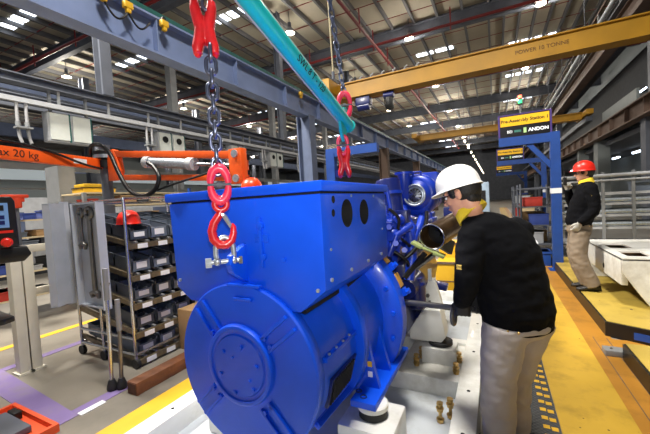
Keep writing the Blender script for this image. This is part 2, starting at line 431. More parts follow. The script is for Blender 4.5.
# left bay: mezzanine panels far behind, columns
for y in (3.7, 13.2, 22.7, 32.2):
    struct('column_left', MB().box(-8.25, -7.75, y - .15, y + .15, 0, 2.62) if y < 4 else MB().box(-16.2, -15.8, y - .2, y + .2, 0, 10.9), GREY)
for x in (-24.5, -41):
    for y in (13.2, 22.7, 32.2, 41.7, 51.2): struct('column_left', MB().box(x - .25, x + .25, y - .02, y + .02, 0, 10.9).box(x - .27, x - .23, y - .2, y + .2, 0, 10.9).box(x + .23, x + .27, y - .2, y + .2, 0, 10.9), DGREY)
    struct('beam_left_rear', MB().box(x - .2, x + .2, Y0, 80, 6.4, 7.1), GREYB)
struct('beam_left_rear', MB().box(-16.3, -15.7, Y0, 80, 5.9, 6.6), GREYB)
struct('wall_partition', MB().box(-20.2, -20.0, 0, 80, 0, 3.4), mat('partition_paint', (118, 126, 128), .7, var=.06, scale=.5))
mb = MB()
for k in range(14): mb.box(-20.0, -19.95, 1 + k * 5.2, 4.6 + k * 5.2, 3.5, 4.3)
struct('window_1', mb, emit('daylit_pane', (215, 228, 235), .22))

# right side: catwalk, beams, columns, wall lights
struct('beam_right_runway', MB().box(4.9, 5.1, 5, 84, 7.95, 8.6).box(4.75, 5.25, 5, 84, 7.9, 7.96).box(4.75, 5.25, 5, 84, 8.58, 8.64), BROWN)
t = thing('light_pipe', 'long pale pipe running under the roof towards the signs', 'pipe', (4, 40, 8.2))
put('pipe', MB().cyl((4, 5, 8.22), (4, 84, 8.22), .07), mat('pale_pipe', (205, 212, 218), .5), t)
for y in range(8, 80, 6): put('hanger', MB().cyl((4, y, 8.2), (4, y, 11.9), .02), DGREY, t)
t = thing('catwalk_railing', 'brown tubular railing of the high catwalk along the right bay', 'railing', (4.5, 40, 8.6))
put('top_rail', MB().cyl((4.6, 5, 9.7), (4.6, 84, 9.7), .05), BROWN, t)
put('middle_rail', MB().cyl((4.6, 5, 9.2), (4.6, 84, 9.2), .035), BROWN, t)
put('walk_plate', MB().box(4.55, 6.2, 5, 84, 8.64, 8.7), DGREY, t)
for k in range(24): put('post', MB().cyl((4.6, 8 + 3.1 * k, 8.64), (4.6, 8 + 3.1 * k, 9.7), .04), GREY, t)
mb = MB().box(4.97, 5.03, 5, 84, 4.12, 4.72).box(4.8, 5.2, 5, 84, 4.08, 4.13).box(4.8, 5.2, 5, 84, 4.7, 4.75)
for k in range(40): mb.box(4.82, 4.98, 6 + k * 2 - .012, 6 + k * 2 + .012, 4.13, 4.7)
struct('beam_right_lower', mb, BROWN)
struct('wall_upper_cladding', MB().box(5.3, 5.4, 18.3, 23.2, 4.8, 5.55), COLG)
for y, w, m in ((16.9, .5, DGREY), (23.6, .85, COLG), (28, .5, COLG), (38, .6, DGREY), (47, .6, DGREY), (56, .6, DGREY)):
    struct('column_right', MB().box(5.06, 5.6, y - w / 2, y + w / 2, 0, 4.08), m)
    if m is not COLG: struct('column_right', MB().box(5.3, 5.7, y - .25, y + .25, 4.75, 11), DGREY)
struct('beam_crane_rail', MB().box(4.75, 5.05, 24, 84, 5.36, 5.62), DGREY)
struct('ceiling_mezzanine', MB().box(5.4, XR, 5, 84, 3.75, 3.95), DGREY)
for i, y in enumerate((13.5, 19, 26.3, 30.2, 34, 38, 45)):
    t = thing('tube_lamp', 'white tube lamp glowing under the mezzanine, %s from the camera' % ORD[i].replace('nearest', 'first'), 'lamp', (7.6, y, 3.5), 'tube lamps under the mezzanine')
    put('housing', MB().box(7.5, 7.7, y - .7, y + .7, 3.58, 3.66).cyl((7.6, y - .5, 3.66), (7.6, y - .5, 3.76), .01).cyl((7.6, y + .5, 3.66), (7.6, y + .5, 3.76), .01), WHITE, t)
    put('tube', MB().cyl((7.6, y - .68, 3.53), (7.6, y + .68, 3.53), .06), TUBE, t)
for i, (x, y, z) in enumerate(((6.28, 23.5, 6.0), (6.28, 20.8, 5.95), (6.28, 17.6, 5.95))):
    t = thing('wall_tube_lamp', ('bright tube lamp on the dark right wall above the beam, %s from the camera' % ('third', 'second', 'first')[i]), 'lamp', (x, y, z), 'tube lamps above the beam')
    put('housing', MB().box(x, x + .1, y - .4, y + .4, z - .04, z + .06), DGREY, t)
    put('tube', MB().cyl((x - .03, y - .38, z), (x - .03, y + .38, z), .04), TUBE, t)
struct('wall_right_upper', MB().box(6.4, 6.5, 5, 84, 5.0, 7.9), mat('dark_cladding', (50, 52, 56), .8))

# high-bay lamps
proto = None
rows = ((-4.17, [11.0, 20.16, 30.0, 39.5, 49, 58.5, 68], 'row above the middle aisle'), (-24.9, [12.4, 21.7, 30.8, 40, 49, 58], 'row over the far bay'),
        (-9.6, [6.6, 15.8, 25.3, 34.8, 44, 54], 'row beyond the crane girder'), (2.35, [20.35, 30, 39.5, 49, 58], 'row over the walkway'), (-40, [12, 21.5, 31, 40.5, 50], 'row over the farthest bay'))
for x, ys, rn in rows:
    for i, y in enumerate(ys):
        lb = 'round high-bay lamp in the %s, %s from the camera' % (rn, ORD[i].replace('nearest', 'first'))
        loc = Vector((x, y, 10.85))
        if proto is None:
            t = thing('high_bay_lamp', lb, 'lamp', loc, 'high-bay lamps under the roof'); proto = t
            put('reflector', MB().lathe(loc, (0, 0, 1), [(0, .27), (.08, .26), (.26, .12), (.30, .10), (.30, .09), (.25, .10), (.07, .24), (.005, .255)], 24, closed=True), GREY, t)
            put('bulb', MB().lathe(loc, (0, 0, 1), [(.01, .245), (.015, .0)], 24).lathe(loc, (0, 0, 1), [(-.03, .01), (-.02, .16), (.01, .245)], 24), LAMPE, t)
            put('gear_box', MB().cyl(loc + Vector((0, 0, .3)), loc + Vector((0, 0, .55)), .1), DGREY, t)
            put('hanging_rod', MB().cyl(loc + Vector((0, 0, .55)), loc + Vector((0, 0, 1.14)), .015), DGREY, t)
        else: dup(proto, loc, lb)
        if True:
            d = bpy.data.lights.new('high_bay_light', 'POINT'); d.energy = (330 if y < 35 else 800) if x > -12 else 950; d.color = (1, .93, .82); d.shadow_soft_size = .3
            L = bpy.data.objects.new('high_bay_light', d); COL.objects.link(L); L.location = loc + Vector((0, 0, -.12))
# small station lamps in a long row over the line
for i in range(14):
    y = 26 + i * 4.2
    t = thing('station_lamp', 'tiny lamp in the long row running down the hall, %s' % (['first','second','third','fourth','fifth','sixth','seventh','eighth','ninth','tenth','eleventh','twelfth','thirteenth','last'][i]), 'lamp', (-2.1, y, 6), 'small lamps down the line')
    put('glow_tube', MB().cyl((-2.1, y - .25, 6), (-2.1, y + .25, 6), .07, n=10), LAMPE, t)
    put('housing', MB().box(-2.2, -2.0, y - .3, y + .3, 6.07, 6.14), GREY, t)
    put('hanging_rod', MB().cyl((-2.1, y, 6.14), (-2.1, y, 12.0), .01, n=6), DGREY, t)

# sprinkler pipes
def sprinkler(label, a, b, drops):
    t = thing('sprinkler_pipe', label, 'pipe', a, 'red sprinkler pipes')
    put('pipe', MB().cyl(a, b, .08, n=10), PIPER, t)
    a, b = Vector(a), Vector(b)
    for k in range(drops):
        p = a.lerp(b, (k + .5) / drops); put('drop', MB().cyl(p + Vector((0, 0, -.3)), p + Vector((0, 0, .9)), .035, n=8), PIPER, t)
sprinkler('red sprinkler pipe crossing under the roof in front of the second beam', (-30, 19.6, 10.75), (9, 19.6, 10.75), 9)
sprinkler('red sprinkler pipe running lengthwise under the roof above the generator', (-5.93, 4, 10.52), (-5.93, 70, 10.52), 13)
sprinkler('red sprinkler pipe crossing under the roof nearest the camera', (-30, 10.1, 10.75), (9, 10.1, 10.75), 9)
sprinkler('red sprinkler pipe crossing under the roof farthest away', (-30, 29.1, 10.75), (9, 29.1, 10.75), 9)

# overhead travelling cranes
def crane(y, z0, z1, x0, x1, label, txt):
    t = thing('overhead_crane', label, 'crane', ((x0 + x1) / 2, y, z0))
    g = put('bridge_girder', MB().box(x0, x1, y - .18, y + .18, z0, z1).box(x0, x1, y - .28, y + .28, z1 - .04, z1).box(x0, x1, y - .28, y + .28, z0 - .03, z0), CRANEY, t)
    put('end_carriage', MB().box(x1, x1 + .35, y - 1.3, y + 1.3, z0 + .05, z1 - .05), CRANEY, t, bevel=.03)
    put('end_carriage', MB().box(x0 - .35, x0, y - 1.3, y + 1.3, z0 + .05, z1 - .05), CRANEY, t, bevel=.03)
    if txt: lettering(txt, (1.45, y - .19, (z0 + z1) / 2), (1, 0, 0), (0, 0, 1), .17, mat('brown_lettering', (96, 62, 20), .6), g)
    return t
t = crane(13, 5.78, 6.38, -5.5, 5.7, 'yellow overhead crane bridge crossing the hall, nearer of two', 'POWER 10 TONNE')
h = put('hoist', MB().box(-4.9, -4.3, 12.8, 13.2, 5.4, 5.72), DBLUE, t, bevel=.04)
put('hoist_drum', MB().cyl((-4.85, 13, 5.38), (-4.35, 13, 5.38), .17), DBLUE, h)
put('hook_block', MB().box(-3.68, -3.42, 12.85, 13.15, 5.2, 5.55).cyl((-3.55, 12.88, 5.2), (-3.55, 13.12, 5.2), .16), BLACKP, t, bevel=.03)
put('hoist_motor', MB().cyl((-3.75, 12.95, 5.62), (-3.35, 12.95, 5.62), .13), DBLUE, t)
put('hoist_cable', (lambda m: [m.tube([(-3.72 + .07 * k, 12.86, 5.75), (-3.70 + .06 * k, 12.84, 5.3), (-3.66 + .045 * k, 12.84, 5.08)], .015, 6) for k in range(6)] and m)(MB()), BLACKP, t)
for k in range(7): put('cable_hook', MB().tube([(-5.2 + .45 * k, 13, 6.38), (-5.15 + .45 * k, 13, 6.55), (-5.05 + .45 * k, 13, 6.6)], .03, 6), LGREY, t)
crane(25, 5.66, 6.05, -4.7, 4.7, 'yellow overhead crane bridge in the distance beyond the signs', None)

# ---------------------------------------------------------------- white base frame (skid) under the generator set
t = thing('engine_skid', 'long white steel base frame under the blue generator', 'base frame', (-1.13, 3, 0))
put('side_rail', MB().box(-.285, -.14, .75, 5.1, 0, .2), WHITE, t, bevel=.006)
put('side_rail', MB().box(-2.12, -1.98, .75, 5.1, 0, .2), WHITE, t, bevel=.006)
put('floor_plate', MB().box(-1.98, -.285, .85, 5.0, .03, .06), PALE, t)
for y in (.8, 2.6, 3.3, 5.02): put('cross_member', MB().box(-1.98, -.285, y - .05, y + .05, .06, .195), WHITE, t, bevel=.005)
put('cross_plate', MB().box(-.75, -.285, 2.65, 3.25, .06, .17), WHITE, t, bevel=.004)
mb = MB()
for y in (1.5, 1.98, 2.45, 3.1, 3.8): mb.cyl((-.21, y, .185), (-.21, y, .2015), .012, n=14); mb.cyl((-2.05, y, .185), (-2.05, y, .2015), .012, n=14)
put('bolt_hole', mb, DARK, t)
# rubber mounts on white pedestals
def mount(x, y, label):
    t = thing('vibration_mount', label, 'mount', (x, y, .06), 'mounts under the generator feet')
    put('pedestal', MB().box(x - .16, x + .15, y - .15, y + .15, .06, .372), WHITE, t, bevel=.02)
    put('rubber_ring', MB().lathe((x, y, .370), (0, 0, 1), [(0, .07), (.004, .08), (.042, .08), (.046, .07)], 32), BLACK, t)
    put('top_disc', MB().lathe((x, y, .414), (0, 0, 1), [(0, .08), (.005, .087), (.028, .087), (.034, .08)], 32), WHITE, t)
    put('stud', MB().cyl((x - .165, y - .1, .18), (x - .185, y - .1, .18), .012), DARK, t)
mount(-.648, 1.715, 'white mount with black rubber ring under the near blue generator foot')
mount(-1.63, 1.715, 'white mount behind the round end plate, on the far side of the base frame')
# engine mount bracket
t = thing('engine_mount', 'white tapered engine mount bracket standing on the base frame before the yellow steps', 'mount', (-.5, 3, .17))
put('block', MB().box(-.60, -.33, 2.82, 3.06, .17, .30), WHITE, t, bevel=.006)
put('rubber_ring', MB().lathe((-.46, 2.94, .30), (0, 0, 1), [(0, .08), (.01, .1), (.035, .1), (.045, .08)], 28), BLACK, t)
b = put('bracket', MB().prism([(-.70, 2.85, .345), (-.44, 2.85, .345), (-.40, 2.85, .40), (-.44, 2.85, .62), (-.58, 2.85, .62), (-.70, 2.85, .42)], (0, .2, 0)), WHITE, t, bevel=.012)
put('gusset', MB().prism([(-.655, 3.0, .56), (-.43, 3.0, .56), (-.455, 3.0, .68), (-.50, 3.0, .84), (-.54, 3.0, .85), (-.60, 3.0, .72)], (0, .06, 0)), WHITE, b)
put('bolt', MB().cyl((-.56, 2.98, .70), (-.56, 3.02, .70), .018, n=6).cyl((-.545, 2.98, .645), (-.545, 3.02, .645), .012, n=6), STEEL, b)
# plated studs standing on the base frame
def stud(x, y, z, label, h=.12):
    t = thing('anchor_bolt', label, 'bolt', (x, y, z), 'plated bolts on the base frame')
    put('shank', MB().cyl((x, y, z), (x, y, z + h), .011), BRASS, t)
    for k, zz in enumerate((.0, h - .045)):
        put('nut', MB().cyl((x, y, z + zz), (x, y, z + zz + .02), .022, n=6), BRASS, t)
        put('washer', MB().cyl((x, y, z + zz + .02), (x, y, z + zz + .025), .026), BRASS, t)
    put('bolt_head', MB().cyl((x, y, z + h), (x, y, z + h + .016), .022, n=6), BRASS, t)
stud(-.375, 2.25, .06, 'plated bolt standing on the base floor plate, farther from the white side rail')
stud(-.318, 2.32, .06, 'plated bolt standing on the base floor plate against the white side rail')
stud(-.63, 2.75, .17, 'plated bolt beside the white engine mount block, near the blue foot', .08)
stud(-.615, 2.90, .17, 'plated bolt half behind the white engine mount block', .08)
stud(-.318, 2.72, .17, 'plated bolt in front of the engine mount block by the side rail', .07)
stud(-.312, 2.92, .17, 'plated bolt next to the engine mount block by the side rail', .07)

# ---------------------------------------------------------------- generator
AX, AZ = -1.14, .775
G = thing('generator', 'large blue generator with square terminal box over a round end plate', 'generator', (AX, 1.7, .45))
Yv = (0, 1, 0)
put('drum', MB().lathe((AX, 0, AZ), Yv, [(1.30, .2), (1.30, .418), (1.68, .425), (1.68, .472), (1.70, .478), (1.745, .478), (1.76, .47), (1.76, .44), (2.10, .46), (2.10, .2)], 72), BLUE, G)
f = put('rear_flange', MB().lathe((AX, 0, AZ), Yv, [(2.08, .45), (2.10, .56), (2.115, .578), (2.20, .585), (2.22, .575), (2.225, .3)], 80), BLUE, G)
mb = MB()
for k in range(20):
    a = 2 * math.pi * k / 20 + .1; mb.cyl((AX + .53 * math.cos(a), 2.095, AZ + .53 * math.sin(a)), (AX + .53 * math.cos(a), 2.07, AZ + .53 * math.sin(a)), .016, n=6); put('flange_bolt', mb, BLUE, f); mb = MB()
ep = put('end_plate', MB().lathe((AX, 0, AZ), Yv, [(1.31, .3), (1.31, .418), (1.30, .425), (1.247, .425), (1.238, .417), (1.236, .33), (1.236, .0)], 96), BLUE, G)
HX = AX - .01
put('hub_ring', MB().lathe((HX, 0, AZ + .02), Yv, [(1.24, .205), (1.225, .203), (1.212, .198), (1.209, .190), (1.211, .178), (1.220, .174), (1.222, .165), (1.222, .158), (1.214, .152), (1.214, 0)], 72), BLUE, ep)
mb = MB()
for k in range(6):
    a = math.pi * k / 3 + .3; mb.cyl((HX + .12 * math.cos(a), 1.215, AZ + .12 * math.sin(a)), (HX + .12 * math.cos(a), 1.204, AZ + .12 * math.sin(a)), .011, n=6)
for k in range(4):
    a = math.pi * k / 2 + .72
    for s in (-.1, .1): mb.cyl((HX + .235 * math.cos(a + s), 1.24, AZ + .235 * math.sin(a + s)), (HX + .235 * math.cos(a + s), 1.222, AZ + .235 * math.sin(a + s)), .012, n=6)
mb.ball((HX + .07, 1.212, AZ - .04), .008).ball((HX - .03, 1.212, AZ + .06), .008)
put_each('hub_bolt', mb, BLUE, ep)
for k, a in enumerate((.72, 2.30, 3.86, 5.42)):
    mb = MB()
    for s in (-.034, .034):
        n = Vector((-math.sin(a), 0, math.cos(a))) * s
        p0 = Vector((HX + .21 * math.cos(a), 1.232, AZ + .21 * math.sin(a))) + n; p1 = Vector((AX + .40 * math.cos(a), 1.232, AZ + .40 * math.sin(a))) + n
        mb.bar(p0, p1, .018, .02, (0, 1, 0))
    put('rib', mb, BLUE, ep, bevel=.004)
# terminal box
tb = put('terminal_box', MB().prism([(-1.62, 1.262, 1.612), (-.664, 1.262, 1.612), (-.664, 1.262, 1.19), (-.80, 1.262, 1.08), (-1.50, 1.262, 1.08), (-1.60, 1.262, 1.15)], (0, .945, 0)), BLUE, None, bevel=.006)
cut = MB().box(-1.3, -1.2, 0, .1, 0, .1); cut.v = []; cut.f = []; cut.mi = []
for y, z, r in ((1.54, 1.513, .071), (1.783, 1.507, .071), (1.387, 1.584, .018), (1.380, 1.522, .018)):
    cut.cyl((-.78, y, z), (-.55, y, z), r, n=36)
cm = cut.mesh('cut'); cm.materials.append(DARK); co = bpy.data.objects.new('cut', cm); COL.objects.link(co)
tb.data.materials.append(DARK)
md = tb.modifiers.new('b', 'BOOLEAN'); md.object = co; md.solver = 'EXACT'; md.material_mode = 'TRANSFER'
bpy.context.view_layer.update()
me = bpy.data.meshes.new_from_object(tb.evaluated_get(bpy.context.evaluated_depsgraph_get()))
me.transform(Matrix.Translation(tb.location)); bpy.data.objects.remove(tb); bpy.data.objects.remove(co)
me.transform(Matrix.Translation(-ORG[G])); me.set_sharp_from_angle(angle=.5); me.name = 'terminal_box'
tb = bpy.data.objects.new('terminal_box', me); COL.objects.link(tb); tb.parent = G; ORG[tb] = ORG[G]
put('box_lid', MB().box(-1.634, -.648, 1.246, 2.225, 1.622, 1.668), BLUE, G, bevel=.008)
put('lid_seal', MB().box(-1.61, -.672, 1.27, 2.2, 1.610, 1.624), DARK, G)
put('shade_strip', MB().box(-.88, -.80, 1.31, 2.19, 1.06, 1.10), DARK, G)  # dark strip standing in for the shade in the gap under the box
mb = MB()
for y in (1.32, 1.55, 1.8, 2.05): mb.cyl((-.666, y, 1.225), (-.656, y, 1.225), .010, n=6)
for x in (-1.57, -.70): mb.cyl((x, 1.262, 1.19), (x, 1.252, 1.19), .009, n=6)
for y, z in ((1.6, 1.60), (1.95, 1.595), (1.33, 1.36), (2.1, 1.38)): mb.cyl((-.666, y, z), (-.659, y, z), .007, n=8)
put_each('box_screw', mb, GALV, tb)
# raised plates, pads and lifting lug on the front of the terminal box
mb = MB().box(-1.005, -.985, 1.25, 1.262, 1.28, 1.52).cyl((-.99, 1.262, 1.48), (-.99, 1.245, 1.48), .018, n=12).cyl((-.985, 1.262, 1.33), (-.985, 1.248, 1.33), .016, n=12).cyl((-.87, 1.262, 1.32), (-.87, 1.25, 1.32), .012, n=10)
mb.box(-1.03, -.95, 1.256, 1.262, 1.40, 1.44)
put('mounting_boss', mb, BLUE, tb, bevel=.003)
lug = put('lifting_lug', MB().prism([(-1.15, 1.27, 1.20), (-1.09, 1.27, 1.20), (-1.09, 1.165, 1.27), (-1.09, 1.15, 1.31), (-1.09, 1.165, 1.35), (-1.09, 1.27, 1.40), (-1.15, 1.27, 1.40)][1:6], (-.035, 0, 0)), BLUE, G, bevel=.004)
put('lug_base', MB().box(-1.2, -1.0, 1.225, 1.25, 1.185, 1.2).box(-1.16, -1.05, 1.22, 1.25, 1.12, 1.135), BLUE, lug, bevel=.003)
# side ledge with bolts, louvre, joint box on the drum
put('side_ledge', MB().box(AX + .385, AX + .432, 1.32, 1.69, AZ + .06, AZ + .082), BLUE, G, bevel=.003); put('side_ledge', MB().box(AX - .445, AX - .40, 1.30, 1.69, AZ - .03, AZ - .005), BLUE, G, bevel=.003)
mb = MB()
for y in (1.36, 1.44, 1.52, 1.60): mb.cyl((AX + .422, y, AZ + .08), (AX + .422, y, AZ + .09), .007, n=6)
put_each('ledge_bolt', mb, GALV, G)
a = -.27; c = Vector((math.cos(a), 0, math.sin(a))); tg = Vector((-math.sin(a), 0, math.cos(a)))
base = Vector((AX, 0, AZ)) + c * .424
lv = put('louvre_panel', MB().add([base + tg * u + c * h + Vector((0, y, 0)) for h in (-.02, .006) for u, y in ((-.075, 1.36), (.075, 1.36), (.075, 1.66), (-.075, 1.66))],
    [(0, 1, 2, 3), (4, 7, 6, 5), (0, 4, 5, 1), (1, 5, 6, 2), (2, 6, 7, 3), (3, 7, 4, 0)]), DBLUE, G)
mb = MB()
for k in range(11):
    y = 1.385 + k * .023; p = base + c * .008 + Vector((0, y, 0)); mb.bar(p - tg * .065, p + tg * .065, .010, .012, c)
put('louvre_slot', mb, DARK, lv)
for k, a in enumerate((-.62, -1.05)):
    c2 = Vector((math.cos(a), 0, math.sin(a)))
    put('tie_bar', MB().bar(Vector((AX, 1.32, AZ)) + c2 * .44, Vector((AX, 1.70, AZ)) + c2 * .455, .03, .03, c2), BLUE, G, bevel=.005)
# feet
for s in (1, -1):
    X = lambda x: AX + s * (x - AX)
    bx = lambda x0, x1, *r: MB().box(min(X(x0), X(x1)), max(X(x0), X(x1)), *r)
    ft = put('foot', bx(-.745, -.60, 1.625, 2.38, .448, .485), BLUE, G, bevel=.004)
    for y in (1.78, 2.0, 2.22):
        put('gusset', MB().prism([(X(-.96), y, .45), (X(-.625), y, .484), (X(-.655), y, .60), (X(-.70), y, .84), (X(-.9), y, .90)], (0, .03, 0)), BLUE, ft)
    put('foot_wall', bx(-.86, -.82, 1.78, 2.33, .46, .86), BLUE, ft)
    mb = MB()
    for y in (1.655, 1.70): mb.torus((X(-.685 - (y - 1.655)), y + .02, .486), (0, 0, 1), .016, .004, 16, 6)
    put('bolt_hole', mb, DBLUE, ft)
    if s == 1:
        put('sticker', MB().box(-.69, -.664, 1.774, 1.78, .61, .64), YELLOW, ft, label='small yellow sticker')
        put('sticker', MB().box(-.69, -.664, 1.774, 1.78, .55, .58), LABELW, ft, label='small white sticker')

def bez(pts, n=6):
    pts = [Vector(p) for p in pts]; out = []
    for i in range(len(pts) - 1):
        p0 = pts[max(i - 1, 0)]; p1 = pts[i]; p2 = pts[i + 1]; p3 = pts[min(i + 2, len(pts) - 1)]
        for k in range(n):
            t = k / n
            out.append(.5 * ((2 * p1) + (p2 - p0) * t + (2 * p0 - 5 * p1 + 4 * p2 - p3) * t * t + (3 * p1 - p0 - 3 * p2 + p3) * t ** 3))
    return out + [pts[-1]]
# ---------------------------------------------------------------- engine behind the generator
E_ = thing('engine', 'blue diesel engine coupled behind the generator, with turbocharger and pipework', 'engine', (AX, 3.3, .5))
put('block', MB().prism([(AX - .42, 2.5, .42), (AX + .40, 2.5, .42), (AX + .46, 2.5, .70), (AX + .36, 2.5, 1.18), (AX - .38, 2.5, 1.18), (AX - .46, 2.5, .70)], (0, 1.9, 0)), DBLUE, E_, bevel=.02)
put('flywheel_housing', MB().lathe((AX, 0, AZ + .02), Yv, [(2.235, .3), (2.235, .50), (2.28, .52), (2.42, .50), (2.52, .42), (2.52, .1)], 56), DBLUE, E_)
for k in range(5):
    y = 2.62 + k * .35
    h = put('cylinder_head', MB().prism([(AX + .12, y, 1.15), (AX + .42, y, 1.05), (AX + .50, y, 1.32), (AX + .22, y, 1.42)], (0, .3, 0)), EBLUE, E_, bevel=.02)
    put('rocker_cover', MB().prism([(AX + .22, y + .03, 1.38), (AX + .47, y + .03, 1.30), (AX + .48, y + .03, 1.38), (AX + .27, y + .03, 1.46)], (0, .24, 0)), EBLUE, h, bevel=.02)
    put('cylinder_head', MB().prism([(AX - .12, y, 1.15), (AX - .42, y, 1.05), (AX - .50, y, 1.32), (AX - .22, y, 1.42)], (0, .3, 0)), EBLUE, E_, bevel=.02)
put('intake_manifold', MB().cyl((AX + .02, 2.6, 1.52), (AX + .02, 4.3, 1.52), .12, n=24).cyl((AX + .3, 2.75, 1.50), (AX + .3, 4.2, 1.50), .075, n=20), EBLUE, E_)
put('aftercooler', MB().box(AX - .35, AX + .12, 2.45, 2.95, 1.45, 1.66), BLUE, E_, bevel=.03)
# turbocharger facing the camera
T = Vector((-.615, 2.90, 1.592)); n_ = (T - Vector((0, 0, CAM_H))); n_.z = 0; ax = Vector((-.10, -1, .0)).normalized()
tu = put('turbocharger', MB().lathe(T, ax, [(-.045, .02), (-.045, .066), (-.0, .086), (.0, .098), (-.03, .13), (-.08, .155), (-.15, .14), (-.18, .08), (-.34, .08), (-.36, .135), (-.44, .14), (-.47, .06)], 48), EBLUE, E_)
put('volute', MB().torus(T - ax * .09, ax, .125, .062, 40, 14), EBLUE, tu)
put('inlet_ring', MB().torus(T + ax * .005, ax, .088, .010, 48, 10).torus(T - ax * .01, ax, .068, .008, 48, 8), GALV, tu)
mb = MB().lathe(T - ax * .02, ax, [(-.02, .065), (.0, .06), (.0, .0)], 32); u_, w_ = frame_of(ax)
put('inlet_bore', mb, BLACKP, tu)
mb = MB().cyl(T - ax * .02, T + ax * .01, .018, .006)
for k in range(12):
    a = math.pi * k / 6; d1 = u_ * math.cos(a) + w_ * math.sin(a); d2 = u_ * math.cos(a + .35) + w_ * math.sin(a + .35)
    mb.bar(T + d1 * .014, T - ax * .008 + d2 * .056, .016, .003, ax)
put('compressor_wheel', mb, CHROME, tu)
put('outlet_neck', MB().tube([T + Vector((-.09, .05, -.03)), T + Vector((-.10, .03, .03)), T + Vector((-.085, .0, .12)), T + Vector((-.085, .0, .195))], .052, 18).cyl(T + Vector((-.085, 0, .185)), T + Vector((-.085, 0, .205)), .078, n=24), EBLUE, tu)
put('lifting_loop', MB().tube([T + Vector((-.02, .05, .14)), T + Vector((-.01, .04, .20)), T + Vector((.05, .05, .20)), T + Vector((.06, .05, .10))], .010, 8), EBLUE, tu)
put('rear_housing', MB().box(-.62, -.46, 3.2, 3.5, 1.6, 1.80), EBLUE, tu, bevel=.02)
fl = put('air_filter', MB().lathe((-.745, 2.64, 1.44), (-.12, .1, 1), [(0, .075), (.01, .095), (.27, .10), (.29, .092), (.295, .05), (.295, 0)], 40), DBLUE, E_)
put('filter_clamp', MB().lathe((-.765, 2.657, 1.60), (-.12, .1, 1), [(0, .10), (0, .106), (.025, .106), (.025, .10)], 40, closed=True), EBLUE, fl)
# blue hoses and pipes
P = lambda *p: p
pipes = [([(-.72, 2.95, 1.48), (-.70, 2.85, 1.40), (-.62, 2.75, 1.32), (-.64, 2.62, 1.20)], .045), ([(-.56, 3.0, 1.45), (-.57, 2.85, 1.34), (-.6, 2.72, 1.24), (-.62, 2.6, 1.10)], .032),
         ([(-.74, 2.46, 1.52), (-.745, 2.45, 1.38), (-.70, 2.45, 1.27), (-.64, 2.47, 1.25)], .013), ([(-.80, 2.42, 1.40), (-.70, 2.42, 1.40), (-.66, 2.5, 1.34)], .03),
         ([(-.78, 2.5, 1.44), (-.72, 2.6, 1.43), (-.68, 2.8, 1.40)], .028), ([(-.72, 2.4, 1.15), (-.66, 2.42, 1.30), (-.58, 2.55, 1.36)], .026), ([(-.60, 2.5, .95), (-.58, 2.55, 1.12), (-.60, 2.6, 1.3)], .04),
         ([(-.74, 2.50, 1.66), (-.715, 2.5, 1.5), (-.70, 2.46, 1.36)], .014)]
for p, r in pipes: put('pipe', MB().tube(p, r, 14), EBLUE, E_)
for c_, r_ in (((-.70, 2.46, 1.30), .07), ((-.76, 2.44, 1.41), .06), ((-.66, 2.55, 1.41), .055), ((-.74, 2.42, 1.22), .05)):
    put('coolant_housing', MB().ball(c_, (r_, r_, r_ * .9), 20, 12).cyl(Vector(c_) + Vector((0, -r_ * .7, 0)), Vector(c_) + Vector((0, -r_ - .02, 0)), r_ * .55, n=8), EBLUE, E_)
for p, r_ in (([(-.70, 2.40, 1.50), (-.64, 2.44, 1.42), (-.66, 2.46, 1.30), (-.60, 2.52, 1.22), (-.56, 2.66, 1.10)], .012), ([(-.62, 2.5, 1.12), (-.54, 2.55, 1.2), (-.5, 2.7, 1.34), (-.52, 2.9, 1.44)], .016), ([(-.68, 2.42, 1.18), (-.60, 2.46, 1.10), (-.62, 2.6, .98)], .014)): put('hose', MB().tube(bez(p, 5), r_, 10), BLACKP, E_)
for p in ((-.70, 2.39, 1.36), (-.66, 2.40, 1.24), (-.62, 2.48, 1.18), (-.73, 2.38, 1.45)): put('union_nut', MB().cyl(Vector(p), Vector(p) + Vector((.01, -.04, .01)), .022, n=6), EBLUE, E_)
put('control_box', MB().box(-.69, -.60, 2.52, 2.66, 1.38, 1.48), DBLUE, E_, bevel=.008)
put('starter_motor', MB().cyl((-.64, 2.55, .86), (-.64, 2.95, .86), .075, n=24), DBLUE, E_)
put('oil_pan_side', MB().box(AX + .3, -.66, 2.6, 3.6, .48, 1.05), DBLUE, E_, bevel=.02)
put('spin_on_filter', MB().lathe((-.60, 2.75, .66), (0, 0, 1), [(0, .06), (.01, .07), (.2, .07), (.22, .05), (.25, .05)], 28), DBLUE, E_)
put('identity_tag', MB().box(-.53, -.50, 2.88, 2.9, .86, .96), PALE, E_, label='pale blank metal tag')
# tan protective pads and steel coupling at the flange
for (y0, ang, lb) in ((2.245, .74, 'tan coated bracket'), (2.245, .42, 'tan coated bracket')):
    c = Vector((math.cos(ang), 0, math.sin(ang))); tg = Vector((-math.sin(ang), 0, math.cos(ang))); p = Vector((AX, y0, AZ)) + c * .56
    bk = put('flange_bracket', MB().bar(p - tg * .05, p + tg * .05, .09, .05, Vector((0, -1, 0)).cross(tg) if False else c), mat('tan_primer', (182, 136, 58), .5), E_, label=lb, bevel=.006)
    put('bracket_bolt', MB().cyl(p - tg * .09 + c * .03, p - tg * .09 + c * .06, .02, n=6).bar(p - tg * .11, p - tg * .06, .06, .07, c), BLUE, bk)
put('coupling_guard', MB().lathe((AX, 0, AZ), Yv, [(2.23, .44), (2.23, .52), (2.29, .525), (2.29, .44)], 56), STEEL, E_)
